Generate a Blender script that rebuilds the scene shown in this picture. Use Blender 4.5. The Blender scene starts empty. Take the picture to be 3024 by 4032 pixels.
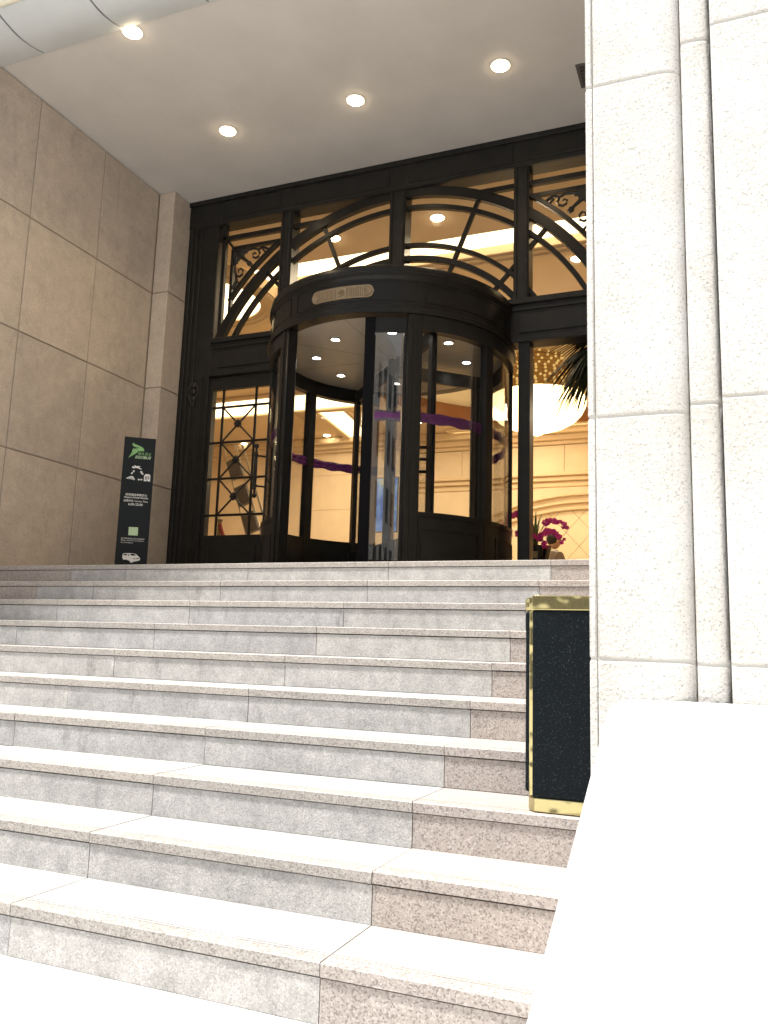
import bpy, bmesh, math, random
from mathutils import Vector, Matrix
random.seed(7)
PI = math.pi
S = bpy.context.scene
COL = S.collection

# ------------------------------------------------------------------ camera
cd = bpy.data.cameras.new('camera'); cam = bpy.data.objects.new('camera', cd); COL.objects.link(cam)
cd.sensor_fit = 'VERTICAL'; cd.sensor_height = 24.0; cd.sensor_width = 18.0
cd.lens = 3328.345 / 4032 * 24.0
cd.clip_start = 0.02; cd.clip_end = 2000
_r = Vector((0.92394499, 0.38128146, 0.03082368)); _u = Vector((0.03268952, -0.15898561, 0.98673957)); _f = Vector((-0.38112603, 0.91068547, 0.15935787))
cam.matrix_world = Matrix(((_r.x, _u.x, -_f.x, 1.011326), (_r.y, _u.y, -_f.y, -5.012294), (_r.z, _u.z, -_f.z, -0.553183), (0, 0, 0, 1)))
S.camera = cam

# ------------------------------------------------------------------ world, sun, exposure
SUN_EL, SUN_AZ = math.radians(72), math.radians(226)      # azimuth: direction the light comes from, measured from +Y clockwise
w = bpy.data.worlds.new('World'); S.world = w; w.use_nodes = True
nt = w.node_tree; nt.nodes.clear()
o = nt.nodes.new('ShaderNodeOutputWorld'); bg = nt.nodes.new('ShaderNodeBackground'); sk = nt.nodes.new('ShaderNodeTexSky'); hs = nt.nodes.new('ShaderNodeHueSaturation')
sk.sky_type = 'NISHITA'; sk.sun_disc = False; sk.sun_elevation = SUN_EL; sk.sun_rotation = SUN_AZ
sk.air_density = 1.0; sk.dust_density = 4.0; sk.ozone_density = 1.0
hs.inputs['Saturation'].default_value = 0.22
nt.links.new(sk.outputs[0], hs.inputs['Color']); nt.links.new(hs.outputs[0], bg.inputs[0]); nt.links.new(bg.outputs[0], o.inputs[0])
bg.inputs[1].default_value = 0.078
sl = bpy.data.lights.new('sun', 'SUN'); sl.energy = 3.0; sl.angle = math.radians(6); sl.color = (1, 0.96, 0.9)
sun = bpy.data.objects.new('sun', sl); COL.objects.link(sun)
sd = Vector((math.sin(SUN_AZ) * math.cos(SUN_EL), math.cos(SUN_AZ) * math.cos(SUN_EL), math.sin(SUN_EL)))
sun.rotation_euler = sd.to_track_quat('Z', 'Y').to_euler()
S.view_settings.view_transform = 'Standard'; S.view_settings.look = 'None'
S.view_settings.exposure = 1.4; S.view_settings.gamma = 1.0; S.view_settings.use_curve_mapping = False

# ------------------------------------------------------------------ materials
MT = {}
def mat(name):
    m = bpy.data.materials.new(name); m.use_nodes = True; MT[name] = m
    return m, m.node_tree, m.node_tree.nodes['Principled BSDF']
def N(t, kind, **kw):
    n = t.nodes.new('ShaderNode' + kind)
    for k, v in kw.items():
        if k in ('inp',):
            for a, b in v.items(): n.inputs[a].default_value = b
        else: setattr(n, k, v)
    return n
def pos(t): return N(t, 'NewGeometry').outputs['Position']
def ramp(t, src, stops):
    r = N(t, 'ValToRGB'); t.links.new(src, r.inputs[0]); e = r.color_ramp.elements
    while len(e) < len(stops): e.new(0.5)
    for el, (p, c) in zip(e, stops): el.position = p; el.color = (*c, 1) if len(c) == 3 else c
    return r.outputs[0]
def noise(t, p, scale, detail=4, rough=0.6):
    n = N(t, 'TexNoise', inp={'Scale': scale, 'Detail': detail, 'Roughness': rough}); t.links.new(p, n.inputs['Vector']); return n.outputs[0]
def mix(t, fac, a, b, mode='MIX'):
    m = N(t, 'Mix', data_type='RGBA', blend_type=mode)
    for s, v in ((0, fac), (6, a), (7, b)):
        if hasattr(v, 'is_output'): t.links.new(v, m.inputs[s])
        elif s == 0: m.inputs[0].default_value = v
        else: m.inputs[s].default_value = (*v, 1)
    return m.outputs[2]
def bump(t, b, src, strength, dist):
    n = N(t, 'Bump', inp={'Strength': strength, 'Distance': dist}); t.links.new(src, n.inputs['Height']); t.links.new(n.outputs[0], b.inputs['Normal'])
def plain(name, col, rough=0.5, metal=0.0, spec=None, bscale=0, bstr=0.1, var=0.0, vscale=6):
    m, t, b = mat(name)
    b.inputs['Roughness'].default_value = rough; b.inputs['Metallic'].default_value = metal
    b.inputs['Base Color'].default_value = (*col, 1)
    if spec is not None: b.inputs['Specular IOR Level'].default_value = spec
    if var:
        n = noise(t, pos(t), vscale)
        c = ramp(t, n, [(0.3, tuple(x * (1 - var) for x in col)), (0.7, tuple(min(1, x * (1 + var)) for x in col))])
        t.links.new(c, b.inputs['Base Color'])
    if bscale: bump(t, b, noise(t, pos(t), bscale, 5), bstr, 0.01)
    return m
def granite(name, base, dark, light, rough, speck=230, stain=0.25, bstr=0.25, tint=0.07, patch=0.0, streak=0.0):
    m, t, b = mat(name); p = pos(t)
    v = N(t, 'TexVoronoi', inp={'Scale': speck, 'Randomness': 1.0}); t.links.new(p, v.inputs['Vector'])
    sp = N(t, 'SeparateColor'); t.links.new(v.outputs['Color'], sp.inputs[0])
    c = ramp(t, sp.outputs[0], [(0.0, dark), (0.16, dark), (0.24, base), (0.72, base), (0.86, light), (1.0, light)])
    fine = ramp(t, noise(t, p, 900, 3), [(0.3, (0.82,) * 3), (0.7, (1.12,) * 3)])
    c = mix(t, 1.0, c, fine, 'MULTIPLY')
    st = ramp(t, noise(t, p, 5.5, 6, 0.68), [(0.33, (1 - stain,) * 3), (0.62, (1.0,) * 3)])
    c = mix(t, 1.0, c, st, 'MULTIPLY')
    if patch:
        pw = ramp(t, noise(t, p, 16, 5, 0.7), [(0.42, (1 - patch * 0.5,) * 3), (0.5, (1.0,) * 3), (0.62, (1 + patch,) * 3)])
        c = mix(t, 1.0, c, pw, 'MULTIPLY')
    if streak:
        mp = N(t, 'Mapping'); mp.inputs['Scale'].default_value = (9, 9, 2.2); t.links.new(p, mp.inputs['Vector'])
        c = mix(t, 1.0, c, ramp(t, noise(t, mp.outputs[0], 1.0, 6, 0.7), [(0.27, (1 - streak, 1 - streak * 1.03, 1 - streak * 1.06)), (0.40, (1 - streak * 0.12,) * 3), (0.55, (1.0,) * 3)]), 'MULTIPLY')
    oi = N(t, 'ObjectInfo'); rr = ramp(t, oi.outputs['Random'], [(0, (1 - tint, 1 - tint, 1 - tint * 0.8)), (1, (1 + tint, 1 + tint * 0.8, 1 + tint * 0.6))])
    c = mix(t, 1.0, c, rr, 'MULTIPLY')
    t.links.new(c, b.inputs['Base Color'])
    b.inputs['Roughness'].default_value = rough
    if bstr: bump(t, b, noise(t, p, 160, 5), bstr, 0.006)
    return m
granite('granite_grey', (0.44, 0.435, 0.425), (0.35, 0.345, 0.34), (0.53, 0.525, 0.515), 0.7, 240, 0.2, 0.3, 0.07, 0.12, 0.38)
granite('granite_pink', (0.385, 0.345, 0.32), (0.24, 0.21, 0.195), (0.48, 0.445, 0.42), 0.6, 210, 0.12, 0.15)
granite('granite_nosing', (0.38, 0.355, 0.325), (0.25, 0.225, 0.205), (0.48, 0.455, 0.425), 0.55, 220, 0.12, 0.12)
granite('granite_tread', (0.405, 0.40, 0.39), (0.335, 0.335, 0.325), (0.47, 0.465, 0.455), 0.6, 260, 0.16, 0.15)
granite('granite_tread_pink', (0.42, 0.385, 0.35), (0.34, 0.31, 0.285), (0.49, 0.455, 0.425), 0.5, 240, 0.12, 0.1)
granite('pavement_stone', (0.62, 0.62, 0.61), (0.52, 0.52, 0.52), (0.72, 0.72, 0.72), 0.8, 120, 0.15, 0.2)
granite('wall_stone', (0.485, 0.42, 0.355), (0.42, 0.36, 0.30), (0.535, 0.47, 0.40), 0.75, 190, 0.16, 0.1, 0.07, 0.05, 0.2)
granite('white_marble', (0.80, 0.795, 0.78), (0.76, 0.755, 0.74), (0.83, 0.83, 0.82), 0.45, 60, 0.06, 0.0, 0.02)
# pillar: light bush-hammered granite, dark flecks, strong relief
m, t, b = mat('pillar_stone'); p = pos(t)
v = N(t, 'TexVoronoi', inp={'Scale': 230.0}); t.links.new(p, v.inputs['Vector'])
sp = N(t, 'SeparateColor'); t.links.new(v.outputs['Color'], sp.inputs[0])
c = ramp(t, sp.outputs[0], [(0.0, (0.48, 0.475, 0.46)), (0.05, (0.50, 0.49, 0.475)), (0.09, (0.68, 0.67, 0.645)), (1.0, (0.76, 0.75, 0.73))])
c = mix(t, 1.0, c, ramp(t, noise(t, p, 3, 5), [(0.35, (0.88, 0.86, 0.83)), (0.6, (1, 1, 1))]), 'MULTIPLY')
t.links.new(c, b.inputs['Base Color']); b.inputs['Roughness'].default_value = 0.85
bump(t, b, noise(t, p, 75, 6, 0.65), 0.9, 0.02)
plain('street_wall', (0.45, 0.44, 0.42), 0.8, var=0.15, vscale=0.5)
plain('street_window', (0.03, 0.035, 0.04), 0.1)
plain('joint_and_shade', (0.07, 0.06, 0.05), 0.9)  # dark stair core: joint filler, and painted shadow line under each nosing
plain('mortar', (0.27, 0.225, 0.18), 0.9, bscale=80, bstr=0.3)
plain('mortar_light', (0.50, 0.49, 0.46), 0.9, bscale=80, bstr=0.3)
plain('groove_dark', (0.16, 0.15, 0.145), 0.9)
plain('ceiling_plaster', (0.60, 0.575, 0.545), 0.85, bscale=40, bstr=0.05, var=0.05, vscale=2)
plain('soffit_metal', (0.62, 0.66, 0.68), 0.5, var=0.02)
plain('fascia_cream', (0.80, 0.76, 0.62), 0.6, var=0.03)
plain('joint_black', (0.02, 0.02, 0.02), 0.6)
plain('dark_bronze', (0.015, 0.0148, 0.014), 0.36, 0.0, 0.22, bscale=120, bstr=0.02, var=0.2, vscale=9)
plain('dark_bronze_gloss', (0.013, 0.0122, 0.011), 0.28, 0.0, 0.2, var=0.15)  # glossier, slightly darker bronze
plain('wrought_iron', (0.016, 0.015, 0.014), 0.42, 0.3, bscale=150, bstr=0.2)
plain('plaque_gold', (0.27, 0.205, 0.13), 0.5, 0.5, bscale=90, bstr=0.15, var=0.15, vscale=40)
plain('rubber_black', (0.005, 0.005, 0.006), 0.7, spec=0.08)
plain('drum_ceiling', (0.34, 0.315, 0.27), 0.35, var=0.03)
plain('steel_trim', (0.5, 0.5, 0.5), 0.25, 1.0)
plain('sign_board', (0.014, 0.018, 0.020), 0.5, 0.0, 0.12, bscale=200, bstr=0.02)
plain('print_white', (0.72, 0.73, 0.72), 0.6)
plain('print_green', (0.20, 0.42, 0.16), 0.6)
plain('print_pale_green', (0.45, 0.62, 0.40), 0.6, var=0.08, vscale=60)
plain('purple_film', (0.10, 0.012, 0.11), 0.3, var=0.35, vscale=30, bscale=45, bstr=0.5)
plain('lobby_wall', (0.66, 0.53, 0.37), 0.6, var=0.05, vscale=3)
plain('lobby_tile', (0.72, 0.60, 0.43), 0.4, var=0.04, vscale=5)
plain('lobby_moulding', (0.62, 0.48, 0.31), 0.6)
plain('lobby_ceiling', (0.66, 0.53, 0.37), 0.8, var=0.03, vscale=2)
plain('lobby_floor', (0.42, 0.33, 0.22), 0.25, var=0.15, vscale=3)
plain('coffer_paint', (0.24, 0.095, 0.028), 0.7)
plain('palm_leaf', (0.010, 0.016, 0.007), 0.7, 0.0, 0.1, var=0.3, vscale=20)
plain('palm_trunk', (0.09, 0.06, 0.035), 0.9, bscale=40, bstr=0.8, var=0.3)
plain('orchid_petal', (0.78, 0.045, 0.30), 0.5, var=0.25, vscale=60)
plain('orchid_leaf', (0.12, 0.18, 0.05), 0.5, var=0.2, vscale=30)
plain('pot_black', (0.012, 0.012, 0.014), 0.15)
plain('pot_plate', (0.45, 0.33, 0.16), 0.35, 0.7)
plain('suit_taupe', (0.16, 0.12, 0.085), 0.85, bscale=90, bstr=0.2)
plain('skin', (0.52, 0.32, 0.21), 0.55)
plain('hair_black', (0.012, 0.010, 0.009), 0.5, bscale=120, bstr=0.5)
plain('shirt_white', (0.7, 0.68, 0.65), 0.8)
plain('wood_dark', (0.10, 0.05, 0.025), 0.35, var=0.2, vscale=12)
plain('aluminium', (0.55, 0.50, 0.42), 0.3, 0.9)
plain('panel_grey', (0.13, 0.115, 0.10), 0.5, var=0.15)
plain('red_velvet', (0.20, 0.015, 0.015), 0.8)
plain('socket_dark', (0.05, 0.045, 0.04), 0.5)
plain('grille_grey', (0.10, 0.095, 0.09), 0.5)
# brass: polished, slightly dented sheet
m, t, b = mat('brass'); p = pos(t)
b.inputs['Base Color'].default_value = (0.46, 0.40, 0.20, 1); b.inputs['Metallic'].default_value = 1; b.inputs['Roughness'].default_value = 0.16
bump(t, b, noise(t, p, 7, 2, 0.4), 0.6, 0.05)
# black granite of the stand
m, t, b = mat('black_granite'); p = pos(t)
v = N(t, 'TexVoronoi', inp={'Scale': 420.0}); t.links.new(p, v.inputs['Vector'])
sp = N(t, 'SeparateColor'); t.links.new(v.outputs['Color'], sp.inputs[0])
c = ramp(t, sp.outputs[0], [(0.0, (0.0045, 0.007, 0.009)), (0.9, (0.006, 0.009, 0.0115)), (0.97, (0.022, 0.027, 0.03)), (1, (0.05, 0.055, 0.055))])
t.links.new(c, b.inputs['Base Color']); b.inputs['Roughness'].default_value = 0.5; b.inputs['Specular IOR Level'].default_value = 0.08
# poster print
m, t, b = mat('poster_print'); p = pos(t)
c = ramp(t, noise(t, p, 3.5, 4), [(0.3, (0.04, 0.12, 0.45)), (0.45, (0.08, 0.28, 0.75)), (0.58, (0.35, 0.55, 0.85)), (0.68, (0.75, 0.68, 0.22)), (0.8, (0.30, 0.10, 0.35))])
t.links.new(c, b.inputs['Base Color']); b.inputs['Roughness'].default_value = 0.4
t.links.new(c, b.inputs['Emission Color']); b.inputs['Emission Strength'].default_value = 0.3      # backlit display
# clear glass (thin): transparent + fresnel reflection
def glassmat(name, tint, ior, refl=0.7):
    m = bpy.data.materials.new(name); m.use_nodes = True; MT[name] = m; t = m.node_tree; t.nodes.clear()
    out = N(t, 'OutputMaterial'); mx = N(t, 'MixShader'); tr = N(t, 'BsdfTransparent'); gl = N(t, 'BsdfGlossy'); fr = N(t, 'Fresnel', inp={'IOR': ior})
    tr.inputs[0].default_value = (*tint, 1); gl.inputs['Roughness'].default_value = 0.0
    ml = N(t, 'Math', operation='MULTIPLY'); ml.inputs[1].default_value = refl; t.links.new(fr.outputs[0], ml.inputs[0]); t.links.new(ml.outputs[0], mx.inputs[0]); t.links.new(tr.outputs[0], mx.inputs[1]); t.links.new(gl.outputs[0], mx.inputs[2]); t.links.new(mx.outputs[0], out.inputs[0])
glassmat('glass', (0.985, 0.985, 0.98), 1.25)
glassmat('glass_leaf', (0.93, 0.945, 0.95), 1.85, 1.0)
glassmat('glass_grey', (0.965, 0.97, 0.97), 1.4, 0.45)
def emis(name, col, s):
    m = bpy.data.materials.new(name); m.use_nodes = True; MT[name] = m; t = m.node_tree; t.nodes.clear()
    out = N(t, 'OutputMaterial'); e = N(t, 'Emission', inp={'Strength': s}); e.inputs[0].default_value = (*col, 1); t.links.new(e.outputs[0], out.inputs[0])
emis('lamp_warm', (1, 0.78, 0.48), 16)
emis('lamp_white', (1, 0.96, 0.86), 9)
emis('cove_light', (1, 0.78, 0.44), 1.7)
emis('crystal_lit', (1, 0.72, 0.32), 2.6)
emis('bead_lit', (1, 0.40, 0.07), 0.10)
emis('bead_bright', (1, 0.60, 0.18), 0.30)

# ------------------------------------------------------------------ mesh helpers
class MB:
    def __init__(s): s.v = []; s.f = []; s.m = []
    def add(s, vs, fs, mi=0):
        k = len(s.v); s.v += [tuple(q) for q in vs]; s.f += [tuple(k + i for i in q) for q in fs]; s.m += [mi] * len(fs); return s
    def box(s, x0, x1, y0, y1, z0, z1, mi=0):
        return s.add([(x0, y0, z0), (x1, y0, z0), (x1, y1, z0), (x0, y1, z0), (x0, y0, z1), (x1, y0, z1), (x1, y1, z1), (x0, y1, z1)],
                     [(0, 3, 2, 1), (4, 5, 6, 7), (0, 1, 5, 4), (1, 2, 6, 5), (2, 3, 7, 6), (3, 0, 4, 7)], mi)
    def prism(s, pts, fn0, fn1, mi=0):          # pts: 2D outline, fn0/fn1 map 2D to the two ends
        n = len(pts)
        return s.add([fn0(*q) for q in pts] + [fn1(*q) for q in pts],
                     [tuple(range(n - 1, -1, -1)), tuple(range(n, 2 * n))] + [(i, (i + 1) % n, n + (i + 1) % n, n + i) for i in range(n)], mi)
    def xz(s, pts, y0, y1, mi=0): return s.prism(pts, lambda a, c: (a, y0, c), lambda a, c: (a, y1, c), mi)
    def xy(s, pts, z0, z1, mi=0): return s.prism(pts, lambda a, c: (a, c, z0), lambda a, c: (a, c, z1), mi)
    def yz(s, pts, x0, x1, mi=0): return s.prism(pts, lambda a, c: (x0, a, c), lambda a, c: (x1, a, c), mi)
    def strip(s, rings, close_u=True, caps=True, mi=0):
        n = len(rings[0]); vs = [q for r in rings for q in r]; fs = []
        for i in range(len(rings) - 1):
            for j in range(n if close_u else n - 1):
                fs.append((i * n + j, i * n + (j + 1) % n, (i + 1) * n + (j + 1) % n, (i + 1) * n + j))
        if caps and close_u: fs += [tuple(range(n - 1, -1, -1)), tuple(range((len(rings) - 1) * n, len(rings) * n))]
        return s.add(vs, fs, mi)
    def tube(s, path, r, n=8, mi=0, flat=1.0):
        path = [Vector(q) for q in path]; rings = []; up = Vector((0, 0, 1))
        for i, q in enumerate(path):
            d = (path[min(i + 1, len(path) - 1)] - path[max(i - 1, 0)]).normalized()
            a = d.cross(up)
            if a.length < 1e-3: a = d.cross(Vector((0, 1, 0)))
            a.normalize(); c = a.cross(d).normalized()
            rr = r[i] if isinstance(r, (list, tuple)) else r
            rings.append([q + a * math.cos(2 * PI * k / n) * rr * flat + c * math.sin(2 * PI * k / n) * rr for k in range(n)])
        return s.strip(rings, mi=mi)
    def lathe(s, prof, cx=0, cy=0, a0=0, a1=360, n=64, mi=0, closed=True):   # prof: closed outline (r,z)
        full = abs(a1 - a0) >= 360; k = n if full else n + 1; rings = []
        for i in range(k):
            a = math.radians(a0 + (a1 - a0) * i / n); rings.append([(cx + r * math.cos(a), cy + r * math.sin(a), z) for r, z in prof])
        if full: rings.append(rings[0])
        return s.strip(rings, close_u=closed, caps=not full, mi=mi)
    def ring(s, cx, cz, r0, r1, a0, a1, y0, y1, n=40, mi=0):   # arc bar in the XZ plane
        rings = []
        for i in range(n + 1):
            a = math.radians(a0 + (a1 - a0) * i / n); c, sn = math.cos(a), math.sin(a)
            rings.append([(cx + r0 * c, y0, cz + r0 * sn), (cx + r1 * c, y0, cz + r1 * sn), (cx + r1 * c, y1, cz + r1 * sn), (cx + r0 * c, y1, cz + r0 * sn)])
        return s.strip(rings, mi=mi)
    def ball(s, c, r, n=8, m=5, mi=0, sc=(1, 1, 1)):
        vs = []; fs = []
        for i in range(m + 1):
            th = PI * i / m
            for j in range(n): vs.append((c[0] + sc[0] * r * math.sin(th) * math.cos(2 * PI * j / n), c[1] + sc[1] * r * math.sin(th) * math.sin(2 * PI * j / n), c[2] + sc[2] * r * math.cos(th)))
        for i in range(m):
            for j in range(n): fs.append((i * n + j, (i + 1) * n + j, (i + 1) * n + (j + 1) % n, i * n + (j + 1) % n))
        return s.add(vs, fs, mi)
    def mesh(s, name, mats):
        me = bpy.data.meshes.new(name); me.from_pydata(s.v, [], s.f); me.update()
        for q in (mats if isinstance(mats, (list, tuple)) else [mats]): me.materials.append(MT[q])
        me.polygons.foreach_set('material_index', s.m)
        bm = bmesh.new(); bm.from_mesh(me); bmesh.ops.recalc_face_normals(bm, faces=bm.faces); bm.to_mesh(me); bm.free()
        return me
    def obj(s, name, mats, parent=None, bev=0, seg=2, smooth=False, loc=None):
        return link(name, s.mesh(name, mats), parent, bev, seg, smooth, loc)
def link(name, me, parent=None, bev=0, seg=2, smooth=False, loc=None):
    ob = bpy.data.objects.new(name, me); COL.objects.link(ob)
    if parent: ob.parent = parent
    if loc: ob.location = loc
    if bev:
        q = ob.modifiers.new('bevel', 'BEVEL'); q.width = bev; q.segments = seg; q.limit_method = 'ANGLE'; q.angle_limit = math.radians(40)
    if smooth:
        me.polygons.foreach_set('use_smooth', [True] * len(me.polygons))
        if hasattr(me, 'set_sharp_from_angle'): me.set_sharp_from_angle(angle=math.radians(38))
    return ob
def tag(ob, label=None, cat=None, group=None, kind=None):
    if label: ob['label'] = label
    if cat: ob['category'] = cat
    if group: ob['group'] = group
    if kind: ob['kind'] = kind
    return ob
def thing(name, label, cat, loc=(0, 0, 0), rz=0, group=None):
    e = bpy.data.objects.new(name, None); COL.objects.link(e); e.location = loc; e.rotation_euler = (0, 0, rz); e.empty_display_size = 0.1
    return tag(e, label, cat, group)
def struct(ob, label=None): ob['kind'] = 'structure'; return tag(ob, label)
def root(name): e = bpy.data.objects.new(name, None); COL.objects.link(e); e['kind'] = 'structure'; return e
def lamp(name, kind, loc, energy, col, parent=None, **kw):
    l = bpy.data.lights.new(name, kind); l.energy = energy; l.color = col
    for k, v in kw.items(): setattr(l, k, v)
    ob = bpy.data.objects.new(name, l); COL.objects.link(ob); ob.location = loc
    if parent: ob.parent = parent
    return ob

# key dimensions (metres; origin = nose of the top step at the border of the pink end stones)
R_, T_ = 0.15, 0.3251          # riser, tread
XL, XR = -4.84, 0.70           # left wall face, right end of the stairs
YF = 2.5                       # plane of the entrance screen
ZC = 4.43                      # porch ceiling
CX, CY, RD = -2.07, 2.42, 1.22 # revolving door

# ------------------------------------------------------------------ ground and stairs
struct(MB().add([(-400, -400, -1.5), (400, -400, -1.5), (400, 400, -1.5), (-400, 400, -1.5)], [(0, 1, 2, 3)]).obj('pavement', 'pavement_stone'))
st = root('stairs')
core = MB()
for k in range(1, 11):
    y = -(k - 1) * T_; z = -(k - 1) * R_
    core.box(XL - 0.02, XR + 0.02, y + 0.045, 2.3, z - R_ - 0.002, z - 0.05 - 0.001)
core.obj('core', 'joint_and_shade', st)
J = 0.003
def tread_mesh(x0, x1, pink):
    d = T_ + 0.012; mb = MB(); zt = 0.0; th = 0.034
    g = [(0.052, 0.004), (0.066, 0.004)]
    pts = [(0, -th), (0, -0.003), (0.003, 0)]
    for a, wd in g: pts += [(a, 0), (a + 0.0006, -0.003), (a + wd, -0.003), (a + wd + 0.0006, 0)]
    pts += [(d, 0), (d, -th)]
    mb.yz(pts, x0, x1)
    me = mb.mesh('tread', ['granite_tread_pink' if pink else 'granite_tread', 'granite_pink' if pink else 'granite_nosing'])
    for pl in me.polygons:
        c = pl.center
        if c.y < 0.05 and len(pl.vertices) == 4: pl.material_index = 1
    return me
def riser_mesh(x0, x1, pink):
    return MB().box(x0, x1, 0.006, 0.040, -R_ + 0.0015, -0.0385).mesh('riser', 'granite_pink' if pink else 'granite_grey')  # gap at the top bares the dark core, deepening the nosing's shadow line
L_ = 1.045
cells = [(-4.84, -3.65, True), (-3.65, -3 * L_, False), (-3 * L_, -2 * L_, False), (-2 * L_, -L_, False), (-L_, 0, False), (0, XR, True)]
tm = [tread_mesh(a + J / 2, b - J / 2, q) for a, b, q in cells]; rm = [riser_mesh(a + J / 2, b - J / 2, q) for a, b, q in cells]
for k in range(1, 11):
    for i in range(len(cells)):
        dz = random.uniform(-0.001, 0.001)
        a = link('tread', tm[i], st, loc=(0, -(k - 1) * T_ - 0.0 + random.uniform(-0.0012, 0.0012), -(k - 1) * R_ + dz))
        b = link('riser', rm[i], st, loc=(0, -(k - 1) * T_ + random.uniform(-0.001, 0.001), -(k - 1) * R_))
# landing floor behind the top nosing
ld = root('landing')
for i in range(-5, 1):
    for j in range(2):
        x0, x1 = max(XL, i * L_), min(0.6, (i + 1) * L_)
        MB().box(x0 + 0.002, x1 - 0.002, 0.338 + j * 1.08, 0.338 + (j + 1) * 1.08 - 0.004, -0.034, 0.0).obj('paving_slab', 'granite_tread', ld)
MB().box(XL, 0.6, 0.34, 2.5, -0.09, -0.036).obj('core', 'mortar', ld)

# ------------------------------------------------------------------ left wall (panels) and pilaster
wl = thing('stone_wall', 'tan stone panel wall on the left of the porch, behind the black sign', 'wall', (XL, 0, 0))
MB().box(-2.4, -0.008, -2.39, 2.9, -1.6, 4.42).obj('core', 'mortar', wl)
yj = [-2.41, -1.39, -0.51, 0.37, 1.25, 2.13]; zj = [-1.5, -1.05, 0.03, 1.08, 2.15, 3.24, 4.428]
for a, b in zip(yj, yj[1:]):
    for c, d in zip(zj, zj[1:]):
        MB().box(-0.026, random.uniform(-0.002, 0.002), a + 0.006, b - 0.006, c + 0.006, d - 0.006).obj('stone_panel', 'wall_stone', wl, 0.004, 1)
pl_ = thing('stone_pilaster', 'narrow tan stone pilaster between the panel wall and the dark door frame', 'pilaster', (XL, 2.14, 0))
MB().box(-0.02, 0.19, 0.012, 0.36, 0, 4.42).obj('core', 'mortar', pl_)
for c, d in zip(zj[1:], zj[2:]):
    MB().box(0.002, 0.205, 0.0, 0.355, max(c, 0) + 0.006, d - 0.006).obj('stone_block', 'wall_stone', pl_, 0.004, 1)

# ------------------------------------------------------------------ right pillar and the wall behind it
PY = -2.4
pr = thing('stone_pillar', 'tall pale speckled granite pillar with rounded mouldings on the right', 'pillar', (0.6, PY, -1.5))
def arc(cx, cy, r, a0, a1, n=8): return [(cx + r * math.cos(math.radians(a0 + (a1 - a0) * i / n)), cy + r * math.sin(math.radians(a0 + (a1 - a0) * i / n))) for i in range(n + 1)]
zA = [-1.5, -0.565, 0.18, 1.32, 2.46, 3.60, 4.74, 6.2]; zB = [-1.5, -0.572, 0.205, 1.42, 2.6, 3.8, 5.0, 6.2]; zC_ = [-1.5, -0.57, 0.215, 1.45, 2.65, 3.85, 5.05, 6.2]
MB().box(0.004, 1.9, 0.06, 4.7, 0, 7.7).obj('core', 'mortar_light', pr)
prof_a = [(0.0, 0.02)] + arc(0.01, 0.012, 0.012, 180, 270, 3)[1:] + [(0.0235, 0.0), (0.0235, 0.08), (0.0, 0.08)]
prof_b = [(0.025, 0.0)] + [(0.215 + 0.08 * math.sin(math.radians(q_)), 0.032 - 0.032 * math.cos(math.radians(q_))) for q_ in range(0, 86, 9)] + [(0.30, 0.035), (0.30, 0.09), (0.025, 0.09)]
prof_c = [(0.302, 0.06)] + arc(0.318, 0.034, 0.016, 180, 270, 4) + [(0.335 + 0.052 * math.sin(math.radians(q_)), 0.036 - 0.018 * math.cos(math.radians(q_))) for q_ in range(0, 86, 9)] + [(0.3925, 0.038), (0.3925, 0.1), (0.303, 0.1)]
prof_d = [(0.394, 0.06)] + arc(0.412, 0.018, 0.018, 180, 270, 5) + [(1.9, 0.0), (1.9, 0.1), (0.394, 0.1)]
for prof, zs in ((prof_a, zA), (prof_b, zA), (prof_c, zB), (prof_d, zC_)):
    MB().xy([(min(max(x, 0.003), 1.9), y + 0.0045) for x, y in prof], 0, 7.7).obj('mortar_bed', 'mortar_light', pr)
    for a, b in zip(zs, zs[1:]):
        MB().xy(prof, a + 1.5 + 0.003, b + 1.5 - 0.003).obj('stone_block', 'pillar_stone', pr, 0.006, 2, smooth=True)
MB().box(0, 0.003, 0.081, 4.69, 1.5, 5.92).obj('inner_face', 'wall_stone', pr)

# white parapet along the right end of the stairs: slopes with the stairs, level at the pillar
pp = thing('stair_parapet', 'smooth white marble parapet sloping beside the stairs in the lower right', 'parapet', (XR, 0, -1.5))
def ptop(y):
    s_, y0, zl, hw = 0.4545, -2.748, -0.676, 0.03
    if y <= y0 - hw: return zl + s_ * (y - y0)
    if y >= y0 + hw: return zl
    u = (y - (y0 - hw)) / (2 * hw)
    return zl - s_ * hw + s_ * 2 * hw * (u - u * u / 2)
ys = [-4.55, -3.547, -2.405]
for a, b in zip(ys, ys[1:]):
    mb = MB(); n = 60; rings = []
    for i in range(n + 1):
        y = a + 0.0015 + (b - a - 0.003) * i / n; zt = max(ptop(y) + 1.5, 0.002); rr = min(0.016, zt * 0.4)
        rings.append([(0, y, 0), (0, y, zt - rr), (rr * 0.3, y, zt - rr * 0.3), (rr, y, zt), (1.2, y, zt), (1.2, y, 0)])
    mb.strip(rings); mb.obj('coping_block', 'white_marble', pp, smooth=True)

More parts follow.
